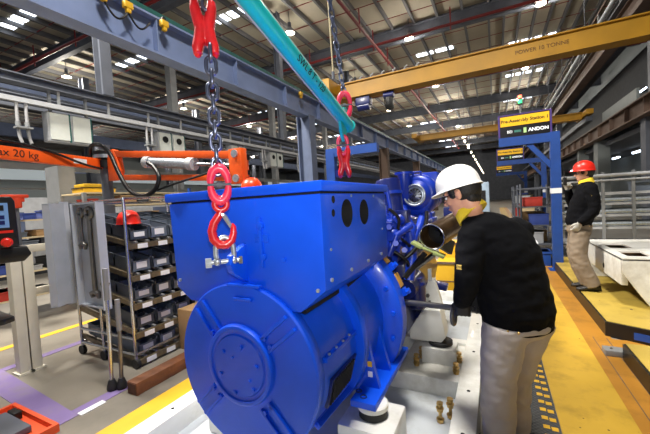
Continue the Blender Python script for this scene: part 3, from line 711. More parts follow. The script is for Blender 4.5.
# open exhaust elbow with its bracket
et = put('exhaust_pipe', MB().lathe((-.398, 2.38, 1.292), (.30, 1, .16), [(0, .084), (.0, .092), (.01, .094), (.014, .088), (.42, .086), (.42, .07), (.015, .080)], 40, closed=True), mat('bronze_brown_steel', (96, 74, 50), .32, .8, var=.25, scale=14), E_, label='open bronze brown pipe end')
put('pipe_rim', MB().torus((-.40, 2.38, 1.292), (.30, 1, .16), .089, .005, 48, 8), CHROME, et)
put('pipe_plug', MB().lathe((-.37, 2.48, 1.308), (.30, 1, .16), [(0, .081), (.01, .081), (.01, .03), (-.03, .025), (-.03, 0)], 32), BLACKP, et)
put('saddle', MB().bar((-.54, 2.40, 1.255), (-.47, 2.40, 1.215), .09, .02, (0, 0, 1)).bar((-.47, 2.40, 1.215), (-.39, 2.40, 1.185), .07, .012).bar((-.39, 2.38, 1.185), (-.32, 2.38, 1.155), .09, .02, (0, 0, 1)), mat('greenish_yellow_plate', (140, 152, 90), .45, var=.2), et, label='greenish yellow support plate', bevel=.003)
put('stay', MB().bar((-.46, 2.44, 1.17), (-.60, 2.36, 1.0), .03, .03).bar((-.40, 2.46, 1.16), (-.62, 2.6, .98), .06, .02).bar((-.36, 2.5, 1.25), (-.30, 2.62, 1.18), .03, .1), BLACKP, et)
put('rear_lifting_lug', MB().prism([(-1.14, 2.56, 1.6), (-1.14, 2.76, 1.6), (-1.14, 2.72, 1.72), (-1.14, 2.60, 1.72)], (.03, 0, 0)), BLUE, E_)
for y in (3.0, 4.0):
    for s in (1, -1): put('support_arm', MB().bar((AX + s * .4, y, .56), (AX + s * .62, y, .52), .14, .07), DBLUE, E_, bevel=.01)
t = thing('engine_support', 'white block under the blue engine on its hidden far side', 'mount', (-1.74, 3, .06))
put('block', MB().box(-1.88, -1.6, 2.86, 3.1, .06, .545), WHITE, t, bevel=.01)
put('rubber_ring', MB().box(-1.84, -1.66, 2.9, 3.06, .5, .55), BLACK, t)

bez_ = bez
def fused(mb, voxel, sm, off, name, wrinkle=0, wscale=9.):
    me = mb.mesh(name + '_raw'); o = bpy.data.objects.new('tmp', me); COL.objects.link(o)
    a = o.modifiers.new('r', 'REMESH'); a.mode = 'VOXEL'; a.voxel_size = voxel
    if sm: b = o.modifiers.new('s', 'SMOOTH'); b.factor = .5; b.iterations = sm
    bpy.context.view_layer.update()
    r = bpy.data.meshes.new_from_object(o.evaluated_get(bpy.context.evaluated_depsgraph_get()))
    bpy.data.objects.remove(o); bpy.data.meshes.remove(me)
    if wrinkle:
        ns = [v.normal.copy() for v in r.vertices]
        for v, n in zip(r.vertices, ns):
            p = v.co; w = noise.noise(Vector((p.x * wscale, p.y * wscale, p.z * wscale * 1.9))) + .5 * noise.noise(Vector((p.x * wscale * 2.3, p.y * wscale * 2.3, p.z * wscale * 3.4)))
            v.co = p + n * (w * wrinkle)
    r.transform(Matrix.Translation(-off)); r.name = name
    return r
# ---------------------------------------------------------------- lifting gear
def link_path(c, d, n, L, w):
    d = Vector(d).normalized(); n = Vector(n).normalized(); s = d.cross(n).normalized(); c = Vector(c); pts = []
    for sg, a0 in ((1, -.5), (-1, .5)):
        for k in range(7):
            a = math.pi * (a0 + k / 6.0); pts.append(c + d * (sg * (L / 2 - w / 2)) * 1 + (d * math.cos(a) * 1 + s * math.sin(a)) * (w / 2) if sg == 1 else c - d * (L / 2 - w / 2) + (d * math.cos(a) + s * math.sin(a)) * (w / 2))
    return pts
def chain(name, label, p0, p1, m, pitch=.047, L=.054, w=.026, r=.0062):
    p0, p1 = Vector(p0), Vector(p1); d = (p1 - p0).normalized(); N = int((p1 - p0).length / pitch)
    t = thing(name, label, 'chain', p1); u, v = frame_of(d); u2 = (u + v).normalized(); v2 = (u - v).normalized()
    proto = []
    for k in range(N):
        c = p1 - d * (pitch * (k + .5))
        if k < 2:
            o = put('link', MB().tube(link_path(c, d, u2 if k % 2 else v2, L, w), r, 10, closed=True), m, t); proto.append((o, c))
        else:
            o = proto[k % 2][0].copy(); COL.objects.link(o); o.parent = t; o.location = c - proto[k % 2][1]
    return t
CH0 = Vector((-1.125, 1.15, 0))
chain('lifting_chain', 'near steel lifting chain hanging in front of the blue generator box', (-1.122, 1.15, 2.36), (-1.132, 1.15, 1.735), CHAINM, pitch=.057, L=.076, w=.043, r=.009)
chain('sling_chain', 'steel chain rising out of sight above the near red clutch', (-1.12, 1.15, 4.4), (-1.12, 1.15, 2.47), CHAINM, pitch=.057, L=.076, w=.043, r=.009)
chain('support_chain', 'far steel chain rising from the end of the teal beam', (-1.13, 2.22, 4.2), (-1.13, 2.70, 2.49), CHAINM, pitch=.060, L=.074, w=.036, r=.008)
# red shortening clutch at the top of the near chain
TURN_NEAR, TURN_FAR = Vector((.72, .69, 0)), Vector((.9, .43, 0))
def clutch(o, lab, sc=1., col=RED, rx=TURN_NEAR):
    o = Vector(o); t = thing('chain_clutch', lab, 'lifting hook', o, 'red lifting fittings')
    ry = Vector((-rx.y, rx.x, 0)); q = lambda x, z, y=0: o + rx * (x * sc) + ry * (y * sc) + Vector((0, 0, z * sc))
    m = MB()
    for s in (-1, 1):
        for y in (-.012, .012):
            m.tube([q(x * s, z, y) for x, z in ((.036, .122), (.036, .09), (.026, .045), (.016, .0), (.024, -.045), (.036, -.085), (.037, -.112))], [r * sc for r in (.018, .023, .025, .027, .026, .024, .019)], 14)
        m.ball(q(s * .036, .122), .016 * sc).ball(q(s * .037, -.112), .016 * sc)
    m.ball(q(0, 0), (.035 * sc, .03 * sc, .05 * sc))
    body = finish('body', fused(m, .0045, 4, ORG[t], 'body'), col, t, ORG[t])
    put('pin', MB().cyl(q(-.04, .10), q(.04, .10), .008 * sc), STEEL, t)
    return t
clutch((-1.148, 1.15, 2.385), 'big red chain clutch at the top of the near chain', 1.0)
def coupling(o, lab, L=.14, w=.078, r=.0175, rx=TURN_NEAR):
    o = Vector(o); t = thing('coupling_link', lab, 'coupling link', o, 'red lifting fittings')
    for s in (1, -1):
        pts = [o + rx * (w / 2 * math.cos(a)) + Vector((0, 0, s * .006 + L / 2 * math.sin(a))) for a in [s * math.pi * k / 12 for k in range(13)]]
        put('half', MB().tube(pts, [r * (.8 + .5 * abs(math.sin(math.pi * k / 12))) for k in range(13)], 12), mat('pink_red_paint', (232, 48, 84), .4, var=.1, scale=25, coat=.2), t)
    put('pin', MB().cyl(o - rx * (w / 2 + .012), o + rx * (w / 2 + .012), .010).cyl(o - rx * .012, o + rx * .012, .016), DGREY, t)
    return t
coupling((-1.125, 1.15, 1.682), 'pink red coupling link joining the near chain to its hook')
def hook(o, lab, sc=1., flip=1, rx=TURN_NEAR):
    o = Vector(o); t = thing('sling_hook', lab, 'lifting hook', o, 'red lifting fittings')
    ry = Vector((-rx.y, rx.x, 0)); q = lambda x, z: o + rx * (flip * x * sc) + Vector((0, 0, z * sc))
    put('eye', MB().torus(o + Vector((0, 0, .095 * sc)), ry, .026 * sc, .013 * sc, 28, 12, sx=1), RED, t)
    pts = [q(.0, .068), q(-.012, .045), q(-.034, .015), q(-.045, -.02), q(-.040, -.055), q(-.018, -.082), q(.012, -.085), q(.036, -.066), q(.046, -.035), q(.046, -.006), q(.042, .008)]
    put('body', MB().tube(pts, [r * sc for r in (.014, .017, .018, .019, .020, .021, .020, .018, .015, .012, .006)], 16), RED, t)
    put('safety_latch', MB().tube([q(.004, .052), q(.016, .035), q(.034, .0), q(.036, -.01)], [.009 * sc, .011 * sc, .009 * sc, .006 * sc], 8).cyl(q(.004, .05) - ry * .02, q(.004, .05) + ry * .02, .006 * sc), GALV, t, label='silver latch')
    return t
hook((-1.125, 1.15, 1.492), 'red sling hook with silver latch hanging before the blue box', 1.05)
t = thing('bow_shackle', 'silver bow shackle held in the red hook above the lifting lug', 'shackle', (-1.12, 1.15, 1.34))
sp = Vector((-.70, -.71, 0)).normalized(); so = Vector((-1.125, 1.155, 0)); sq = lambda a, z: so + sp * a + Vector((0, 0, z))
put('bow', MB().tube(bez_([sq(.036, 1.335), sq(.040, 1.37), sq(.032, 1.415), sq(0, 1.438), sq(-.032, 1.415), sq(-.040, 1.37), sq(-.036, 1.335)]), .0125, 14), GALV, t)
put('ear', MB().ball(sq(.036, 1.328), .02), GALV, t); put('ear', MB().ball(sq(-.036, 1.328), .02), GALV, t)
put('pin', MB().cyl(sq(.075, 1.326), sq(-.065, 1.326), .011), GALV, t)
put('nut', MB().cyl(sq(.088, 1.326), sq(.062, 1.326), .024, n=6), GALV, t)
put('pin_head', MB().cyl(sq(-.060, 1.326), sq(-.076, 1.326), .019, n=6), STEEL, t)
# teal spreader beam
A_, B_ = Vector((-1.13, 1.46, 2.665)) + (Vector((-1.13, 1.46, 2.665)) - Vector((-1.13, 2.76, 2.235))) * .35, Vector((-1.13, 2.76, 2.235))
d_ = (B_ - A_).normalized()
t = thing('spreader_beam', 'sloping teal steel lifting beam above the generator', 'lifting beam', (A_ + B_) / 2)
bt = put('tube', MB().cyl(A_ - d_ * .4, B_, .05, n=32), TEAL, t)
put('end_plate', MB().cyl(B_, B_ + d_ * .012, .06, n=32), TEAL, t)
nrm = Vector((.86, -.35, -.30)); nrm = (nrm - d_ * nrm.dot(d_)).normalized(); up_ = nrm.cross(d_)
lettering('SWL 8 T - 120', tuple((A_ + B_) / 2 + d_ * .18 + nrm * .0505), d_, up_, .062, mat('black_marking', (14, 22, 26), .6), bt)
for s in (-1, 1): put('tension_wire', MB().cyl(A_ - d_ * .4 + up_ * .062 * s, B_ + up_ * .055 * s, .005, n=8), LGREY, t)
put('top_lug', MB().prism([(-1.14, 2.62, 2.29), (-1.14, 2.74, 2.24), (-1.14, 2.71, 2.36), (-1.14, 2.68, 2.38), (-1.14, 2.64, 2.37)], (.025, 0, 0)), TEAL, t)
put('lower_lug', MB().prism([(-1.14, 2.56, 2.24), (-1.14, 2.68, 2.19), (-1.14, 2.65, 2.10), (-1.14, 2.62, 2.08), (-1.14, 2.58, 2.12)], (.025, 0, 0)), TEAL, t)
coupling((-1.13, 2.69, 2.40), 'red coupling link on top of the teal beam end', .19, .10, .02, TURN_FAR)
coupling((-1.135, 2.62, 2.05), 'red coupling link hanging below the teal beam end', .14, .08, .016, TURN_FAR)
clutch((-1.135, 2.63, 1.90), 'red clutch hanging below the teal beam behind the box lid', 1.0, RED, TURN_FAR)
t = thing('hand_line', 'thin pale rope hanging from the roof beside the teal beam', 'rope', (-1.9, 3.9, 3.0))
put('rope', MB().tube([(-1.95, 4.2, 11.9), (-1.93, 4.15, 6.0), (-1.86, 4.1, 3.3)], .010, 8), mat('pale_rope', (170, 160, 130), .9, var=.2, scale=60), t)
put('rope_weight', MB().cyl((-1.86, 4.1, 3.3), (-1.86, 4.1, 3.2), .02), DGREY, t)
# ---------------------------------------------------------------- people
def ellring(c, a, b, n=28):
    c = Vector(c); return [c + a * math.cos(2 * math.pi * k / n) + b * math.sin(2 * math.pi * k / n) for k in range(n)]
def rad(rs, n=6):
    out = []
    for i in range(len(rs) - 1): out += [rs[i] + (rs[i + 1] - rs[i]) * k / n for k in range(n)]
    return out + [rs[-1]]
def hand(mb, w, d, n, thumb, curl=.5, g=0., spread=.04):
    w, d, n = Vector(w), Vector(d).normalized(), Vector(n); n = (n - d * n.dot(d)).normalized(); s = d.cross(n)
    mb.loft([ellring(w - d * .03, s * (.026 + g), n * (.021 + g), 14), ellring(w, s * (.028 + g), n * (.020 + g), 14), ellring(w + d * .035, s * (.038 + g), n * (.018 + g), 14),
             ellring(w + d * .075, s * (.043 + g), n * (.015 + g), 14), ellring(w + d * .095, s * (.041 + g), n * (.012 + g), 14)])
    for k, (o, L) in enumerate(((-.031, .066), (-.0105, .077), (.0105, .073), (.031, .056))):
        o *= thumb * -1
        p = w + d * .082 + s * o; pts = [p - d * .02, p + d * .008]; a = 0; q = pts[-1]
        for seg, fr in enumerate((.45, .32, .23)):
            a += curl * (1.15, 1.25, .8)[seg]; dd = d * math.cos(a) + n * math.sin(a) + s * (o * spread * 10 * (1 if seg == 0 else .3)); q = q + dd.normalized() * L * fr; pts.append(q)
        mb.tube(pts, [.0095 + g, .0095 + g, .009 + g, .0082 + g, .007 + g], 10); mb.ball(q, .007 + g, 8, 6)
    p = w + d * .022 + s * (thumb * .026); q1 = p + (d * .7 + s * thumb * .65 + n * .35).normalized() * .036; q2 = q1 + (d * .85 + s * thumb * (.3 - curl * .3) + n * (.3 + curl * .6)).normalized() * .030; q3 = q2 + (d * .8 - s * thumb * curl * .35 + n * (.3 + curl * .7)).normalized() * .024
    mb.tube([p, q1, q2, q3], [.014 + g, .012 + g, .0105 + g, .008 + g], 10); mb.ball(q3, .008 + g, 8, 6)
def head(mb, c, F, U, neck):
    c = Vector(c); F = F.normalized(); R_ = F.cross(U).normalized(); U = R_.cross(F); M = Matrix((R_, F, U)).transposed()
    q = lambda x, y, z: c + M @ Vector((x, y, z)); B = lambda p, r: mb.ball(q(*p), r, 24, 16, rot=M)
    B((0, -.014, .03), (.074, .098, .088)); B((0, .020, -.025), (.062, .070, .088)); B((0, .008, -.062), (.056, .062, .044)); B((0, .055, -.092), (.032, .030, .025)); B((0, .038, -.08), (.046, .045, .036))
    mb.tube([q(0, .082, .014), q(0, .098, -.008), q(0, .110, -.028)], [.008, .011, .014], 12); B((0, .106, -.031), (.015, .014, .011)); B((.012, .096, -.034), (.009, .011, .008)); B((-.012, .096, -.034), (.009, .011, .008))
    B((0, .076, .024), (.050, .014, .010)); B((0, .084, -.060), (.022, .012, .006)); B((0, .083, -.069), (.019, .012, .007))
    for s in (-1, 1): B((s * .036, .058, -.022), (.024, .026, .022)); B((s * .075, -.012, -.006), (.010, .019, .031)); B((s * .080, -.020, .006), (.007, .012, .018))
    mb.tube(bez([q(0, -.022, -.03), q(0, -.03, -.09), neck], 4), rad([.058, .053, .056], 4), 20)
    return q, M
def helmet(t, q, M, m, tilt=0., name='helmet', lab=None, z0=.045, strap=True):
    T_ = Matrix.Rotation(tilt, 3, 'X'); g = lambda x, y, z: q(*(T_ @ Vector((x, y, z)) + Vector((0, 0, z0))))
    n = 72; rings = []
    def ring(sc, z, peak=0, ridge=1.):
        r = []
        for k in range(n):
            a = 2 * math.pi * k / n; x = .112 * sc * math.cos(a); y = .126 * sc * math.sin(a) + .004
            if math.sin(a) > 0: y += peak * max(0, math.sin(a)) ** 1.5
            r.append(g(x, y, z))
        return r
    N = 12; out = []
    for i in range(N + 1):
        t_ = math.pi / 2 * i / N; sc = max(math.sin(t_) ** .86, .01); z = .128 * math.cos(t_) ** .9 if i < N else 0
        out.append(ring(sc, max(z, 0)))
    rr = out + [ring(1.01, -.004), ring(1.06, -.012, .032), ring(1.07, -.016, .036), ring(1.05, -.018, .031), ring(1.0, -.010), ring(.95, .0)] + [ring(.93 * max(math.sin(math.pi / 2 * i / 6) ** .86, .01), .118 * math.cos(math.pi / 2 * i / 6)) for i in (5, 4, 3, 2, 1, 0)]
    h = put(name, MB().loft(rr), m, t, label=lab)
    mb = MB()
    for x in (-.022, 0, .022):
        mb.tube([g(x, y, (.128 if x == 0 else .124) * max(1 - (y - .004) ** 2 / .0159, 0) ** .5 - .002) for y in [(-.085 + .018 * k) for k in range(11)]], .0055 if x == 0 else .004, 8)
    put('ridge', mb, m, h)
    if strap: put('strap', MB().tube(bez([q(.074, .005, .02), q(.072, .012, -.05), q(.03, .05, -.118), q(-.03, .05, -.118), q(-.072, .012, -.05), q(-.074, .005, .02)], 4), .004, 6), BLACK, h)
    return h
def face_bits(t, q, M, glasses):
    for s in (-1, 1):
        e = put('eye', MB().ball(q(s * .031, .0775, .002), (.0125, .0105, .0085), 14, 10, rot=M), WHITEH, t); put('iris', MB().ball(q(s * .0305, .087, .001), .0046, 10, 8), HAIR, e)
        put('eyebrow', MB().tube([q(s * .016, .0905, .022), q(s * .032, .0885, .027), q(s * .048, .077, .022)], [.003, .004, .002], 6), HAIR, t)
    put('lips', MB().tube([q(-.023, .086, -.064), q(-.008, .0955, -.062), q(.008, .0955, -.062), q(.023, .086, -.064)], [.003, .005, .005, .003], 8), LIP, t)
    hr = MB(); hr.ball(q(0, -.030, .022), (.080, .088, .092), 26, 18, rot=M); hr.ball(q(0, -.055, -.035), (.060, .042, .052), 20, 14, rot=M)
    for s in (-1, 1): hr.ball(q(s * .068, .022, .015), (.012, .022, .034), 14, 10, rot=M)
    put('hair', hr, HAIR, t)
    if glasses:
        gl = MB()
        for s in (-1, 1):
            gl.tube([q(s * (.033 + .024 * math.cos(2 * math.pi * k / 16)), .099 - .006 * abs(math.cos(2 * math.pi * k / 16)), .0 + .018 * math.sin(2 * math.pi * k / 16)) for k in range(16)], .0022, 6, closed=True)
            gl.tube([q(s * .057, .095, .004), q(s * .076, .06, .006), q(s * .080, -.01, .008)], .0028, 6)
        gl.cyl(q(-.010, .100, .004), q(.010, .100, .004), .002)
        put('glasses', gl, BLACKP, t)
def shoe(t, a, toe, m=SHOE):
    a = Vector(a); toe = Vector(toe).normalized(); s = toe.cross(Vector((0, 0, 1))); z0 = a.z - .085
    def rg(d, w, h): 
        c = a + toe * d; c.z = z0; pts = []
        for k in range(16):
            an = 2 * math.pi * k / 16; pts.append(Vector((c.x, c.y, z0 + max(0, h / 2 + h / 2 * math.sin(an) * (1.0)))) + s * (w * math.cos(an)))
        return pts
    put('shoe', MB().loft([rg(-.085, .02, .05), rg(-.075, .036, .085), rg(-.03, .042, .11), rg(.04, .043, .10), rg(.10, .048, .07), rg(.155, .045, .055), rg(.185, .028, .045), rg(.195, .01, .03)]), m, t)

def person(lab, loc, J, vox, trouser, helm, glasses=False, gloves=(None, None), group=None, tilt=0., wr=.006):
    t = thing('person', lab, 'person', loc, group); off = ORG[t]
    V = lambda k: Vector(J[k])
    # skin: head, neck, arms, hands, slim trunk and legs
    mb = MB(); q, M = head(mb, J['head'], V('hF'), V('hU'), V('neck'))
    Rv, Fv = V('R'), V('F'); Rh, Fh = V('Rh'), V('Fh'); up = Vector((0, 0, 1))
    tor = J['torso']   # list of (centre, half width, half depth, weight of hip axes)
    def trunk(g, upto=None, frm=0):
        r = []
        for c, w, d, k in tor[frm:upto]:
            a = (Rv * (1 - k) + Rh * k).normalized(); b = (Fv * (1 - k) + Fh * k).normalized(); r.append(ellring(c, a * (w + g), b * (d + g)))
        return r
    mb.loft(trunk(-.025))
    for s, L in (('l', -1), ('r', 1)):
        sh, el, wr_ = V('sh_' + s), V('el_' + s), V('wr_' + s)
        mb.tube(bez([sh, el, wr_], 6), rad([.050, .040, .027], 6), 14)
        hand(mb, wr_, J['hd_' + s], J['hn_' + s], J.get('ht_' + s, 1), J.get('hc_' + s, .4))
        hp, kn, an = V('hp_' + s), V('kn_' + s), V('an_' + s)
        mb.tube(bez([hp, kn, an], 6), rad([.07, .05, .04], 6), 14)
        mb.tube([an + Vector((0, 0, .02)), an - Vector((0, 0, .04)), an - Vector((0, 0, .05)) + Vector(J['toe_' + s]).normalized() * .12], [.036, .034, .024], 12)
    finish('body', fused(mb, vox, 3, off, 'body'), SKIN, t, off)
    face_bits(t, q, M, glasses)
    helmet(t, q, M, helm, tilt, lab=None, strap=False)
    # jacket
    n0 = J.get('hem', 0); jk = MB(); jk.loft(trunk(.006, None, n0))
    for s in 'lr':
        sh, el, wr_ = V('sh_' + s), V('el_' + s), V('wr_' + s)
        c0 = sh + (V('sh_l') + V('sh_r') - 2 * sh) * .18
        cuff = wr_ + (wr_ - el).normalized() * J.get('cuff', .0)
        jk.tube(bez([c0, sh, el, cuff], 6), rad([.085, .083, .066, .048], 6), 20)
    j = finish('jacket', fused(jk, vox * 1.5, 4, off, 'jacket', wr, 11), JACKET, t, off)
    hc, hw, hd, hk = tor[n0]; a = (Rv * (1 - hk) + Rh * hk).normalized(); b = (Fv * (1 - hk) + Fh * hk).normalized()
    put('waistband', MB().loft([ellring(Vector(hc) + up * z, a * (hw + g), b * (hd + g)) for z, g in ((-.045, -.002), (-.04, .004), (.02, .007), (.03, .002))]), JACKET, j)
    bb = b if J.get('btn', 1) > 0 else -b
    ang = J.get('btn_a', -2.1); pb = Vector(hc) + a * (hw + .008) * math.cos(ang) + b * (hd + .008) * math.sin(ang)
    put('snap_button', MB().ball(pb - up * .01, .008, 10, 8).ball(pb - up * .01 + (a * -math.sin(ang) + b * math.cos(ang)) * .05, .008, 10, 8), BRASS, j)
    # collar
    nk = V('neck') + V('cax').normalized() * J.get('cup', 0.); ca = V('cax').normalized(); cf = V('hF'); cf = (cf - ca * cf.dot(ca)).normalized(); cr = cf.cross(ca)
    cl = MB().loft([ellring(nk + ca * z + cf * o, cr * w, cf * d) for z, o, w, d in ((-.035, .008, .102, .096), (.0, .004, .094, .090), (.036, -.002, .084, .084), (.041, -.002, .079, .079), (.0, .004, .080, .078), (-.03, .008, .084, .080))])
    put('collar', cl, YCLOTH, j, label='yellow collar')
    pt = Vector(J['patch']); pn = Vector(J['patch_n']).normalized(); pu = frame_of(pn)[0]; pz = Vector((0, 0, 1)) - pn * pn.z; pz.normalize(); px_ = pz.cross(pn)
    pa = MB()
    for dx in (-.018, .0, .018):
        pa.bar(pt + px_ * dx * .6 - pz * .009, pt + px_ * dx * .6 + pz * .009, .004, .006, pn)
    pa.bar(pt - px_ * .015 + pz * .010, pt + px_ * .015 + pz * .010, .006, .004, pz); pa.bar(pt - px_ * .015 - pz * .010, pt + px_ * .015 - pz * .010, .006, .004, pz)
    put('embroidered_patch', pa, mat('gold_thread', (206, 178, 92), .8, var=.2, scale=90), j, label='small gold embroidered patch')
    # trousers
    tr = MB(); tr.loft([ellring(c, (Rh).normalized() * w, Fh.normalized() * d) for c, w, d in J['seat']])
    for s in 'lr':
        hp, kn, an = V('hp_' + s), V('kn_' + s), V('an_' + s)
        tr.tube(bez([hp, kn, an + Vector((0, 0, -.02))], 7), rad([J.get('rt', .105), J.get('rk', .085), J.get('ra', .082)], 7), 22)
    finish('trousers', fused(tr, vox * 1.5, 4, off, 'trousers', wr * 1.3, 9), trouser, t, off)
    for s in 'lr':
        shoe(t, J['an_' + s], J['toe_' + s])
        g = gloves[0 if s == 'l' else 1]
        if g:
            gm = MB(); hand(gm, J['wr_' + s], J['hd_' + s], J['hn_' + s], J.get('ht_' + s, 1), J.get('hc_' + s, .4), .0035)
            finish('glove', fused(gm, .004, 1, off, 'glove'), g, t, off)
    return t

F1 = (-.75, .66, 0); R1 = (.66, .75, 0)
hf = Vector((-.90, .30, -.30))
J1 = dict(head=(-.172, 2.066, 1.575), hF=hf, hU=(-.28, .1, .95), neck=(-.122, 2.09, 1.474), cup=.016, cax=(-.66, .22, .70), R=R1, F=F1, Rh=R1, Fh=F1,
  torso=[((.09, 2.16, .845), .20, .158, 1), ((.09, 2.16, .90), .212, .168, 1), ((.075, 2.16, 1.0), .212, .165, .6), ((.06, 2.155, 1.12), .20, .155, 0), ((.04, 2.15, 1.24), .205, .15, 0), ((.005, 2.135, 1.34), .195, .125, 0), ((-.04, 2.12, 1.41), .165, .105, 0), ((-.065, 2.11, 1.445), .11, .08, 0), ((-.08, 2.105, 1.462), .07, .06, 0)],
  sh_l=(-.12, 2.01, 1.325), el_l=(-.155, 1.965, 1.08), wr_l=(-.19, 2.045, .965), hd_l=(0, .12, -1), hn_l=(0, 1, .12), ht_l=-1, hc_l=.95, cuff=.02,
  sh_r=(.115, 2.27, 1.325), el_r=(.06, 2.42, 1.09), wr_r=(-.10, 2.20, .965), hd_r=(-.1, -.3, -1), hn_r=(0, -1, .3), ht_r=1, hc_r=.8,
  hp_l=(.03, 2.08, .83), kn_l=(-.02, 2.06, .47), an_l=(-.02, 2.12, .097), toe_l=(-.8, .55, 0), hp_r=(.165, 2.235, .83), kn_r=(.075, 2.26, .47), an_r=(.07, 2.36, .097), toe_r=(-.8, .6, 0),
  seat=[((.10, 2.155, .76), .15, .11), ((.095, 2.15, .82), .202, .158), ((.095, 2.155, .88), .188, .145), ((.09, 2.16, .96), .155, .12)],
  patch=(-.185, 1.898, 1.185), patch_n=(-.55, -.85, 0), btn_a=-2.6, rt=.124, rk=.092, ra=.086)
person('man in white helmet and black jacket with yellow collar, bending over the blue generator', (.02, 2.16, .012), J1, .0055, TROUS, WHITEH, True, (BLACK, BLACK), None, .04)

F2 = (-.97, .24, 0); R2 = (.24, .97, 0); cx, cy_ = 1.13, 5.74; b = .16
J2 = dict(head=(1.105, 5.75, 1.775), hF=(-1, .12, .0), hU=(0, 0, 1), neck=(1.125, 5.755, 1.655), cax=(-.3, 0, .97), R=R2, F=F2, Rh=R2, Fh=F2,
  torso=[((1.03, 5.74, 1.06), .17, .135, 1), ((1.03, 5.74, 1.12), .185, .155, 1), ((1.05, 5.74, 1.24), .185, .155, 1), ((1.085, 5.74, 1.38), .20, .15, 1), ((1.12, 5.74, 1.50), .205, .135, 1), ((1.13, 5.745, 1.57), .19, .11, 1), ((1.13, 5.75, 1.62), .14, .09, 1), ((1.13, 5.755, 1.655), .08, .07, 1)],
  sh_l=(1.13, 5.545, 1.54), el_l=(1.15, 5.50, 1.27), wr_l=(1.0, 5.53, 1.10), hd_l=(-.45, .05, -.9), hn_l=(-.3, .95, .1), ht_l=-1, hc_l=.55,
  sh_r=(1.16, 5.94, 1.555), el_r=(1.02, 6.02, 1.33), wr_r=(.93, 5.87, 1.565), hd_r=(-.1, -.45, .8), hn_r=(-.2, -.8, -.4), ht_r=1, hc_r=.8,
  hp_l=(1.03, 5.65, 1.0), kn_l=(1.0, 5.63, .62), an_l=(1.15, 5.63, b + .088), toe_l=(-.97, -.1, 0), hp_r=(1.04, 5.83, 1.0), kn_r=(1.0, 5.84, .62), an_r=(1.12, 5.79, b + .088), toe_r=(-.95, .2, 0),
  seat=[((1.03, 5.74, .92), .14, .11), ((1.03, 5.74, .98), .178, .145), ((1.03, 5.74, 1.04), .18, .148), ((1.03, 5.74, 1.12), .16, .13)],
  patch=(1.13, 5.455, 1.46), patch_n=(.1, -1, 0), btn_a=-2.2, rt=.118, rk=.102, ra=.092)
person('man in red helmet, black jacket and khaki trousers standing on the yellow platform', (1.13, 5.74, b), J2, .0075, TROUS2, REDH, True, (GLOVE, GLOVE), None, 0.)
t = thing('handheld_radio', 'black handheld radio held to the mouth of the man in red helmet', 'radio', (.90, 5.75, 1.62))
put('body', MB().box(.862, .90, 5.715, 5.775, 1.62, 1.735), BLACKP, t, bevel=.006)
put('antenna', MB().cyl((.88, 5.765, 1.735), (.88, 5.765, 1.83), .006), BLACK, t)
cx, cy_ = -2.32, 2.92
F3 = (.1, -1, 0); R3 = (-1, -.1, 0)
o3 = lambda x, y, z: (cx + x, cy_ + y, z)
J3 = dict(head=o3(0, -.06, 1.715), hF=(.25, -.95, -.25), hU=(0, -.2, 1), neck=o3(0, 0, 1.585), cax=(0, -.25, .97), R=R3, F=F3, Rh=R3, Fh=F3,
  torso=[(o3(0, 0, .95), .17, .12, 1), (o3(0, 0, 1.05), .18, .13, 1), (o3(0, 0, 1.2), .18, .13, 1), (o3(0, 0, 1.36), .205, .14, 1), (o3(0, 0, 1.48), .19, .115, 1), (o3(0, 0, 1.54), .14, .09, 1), (o3(0, 0, 1.58), .08, .07, 1)],
  sh_l=o3(.19, 0, 1.46), el_l=o3(.25, .03, 1.18), wr_l=o3(.22, -.1, .95), hd_l=(0, -.2, -1), hn_l=(-1, 0, 0), ht_l=-1, sh_r=o3(-.19, 0, 1.46), el_r=o3(-.25, .03, 1.18), wr_r=o3(-.22, -.1, .95), hd_r=(0, -.2, -1), hn_r=(1, 0, 0), ht_r=1,
  hp_l=o3(.09, 0, .88), kn_l=o3(.1, -.03, .5), an_l=o3(.1, .02, .09), toe_l=(.15, -1, 0), hp_r=o3(-.09, 0, .88), kn_r=o3(-.1, -.03, .5), an_r=o3(-.1, .02, .09), toe_r=(-.15, -1, 0),
  seat=[(o3(0, 0, .8), .12, .10), (o3(0, 0, .86), .17, .125), (o3(0, 0, .92), .172, .125), (o3(0, 0, 1.0), .16, .115)], patch=o3(.15, -.14, 1.38), patch_n=(0, -1, 0))
person('worker hidden behind the blue generator box, only the orange red helmet showing', (cx, cy_, .005), J3, .010, TROUS2, mat('orange_red_helmet', (232, 66, 20), .35, var=.05), False, (None, None), None, 0.)

t = thing('steel_bar', 'steel bar held by the man in white helmet at the generator flange', 'bar', (-.4, 2.13, .89))
put('bar', MB().cyl((-.62, 2.255, .857), (-.07, 2.135, .88), .019, n=20), STEEL, t)
put('ring_end', MB().torus((-.252, 2.16, .83), (1, -.1, 0), .055, .012, 28, 10), STEEL, t)

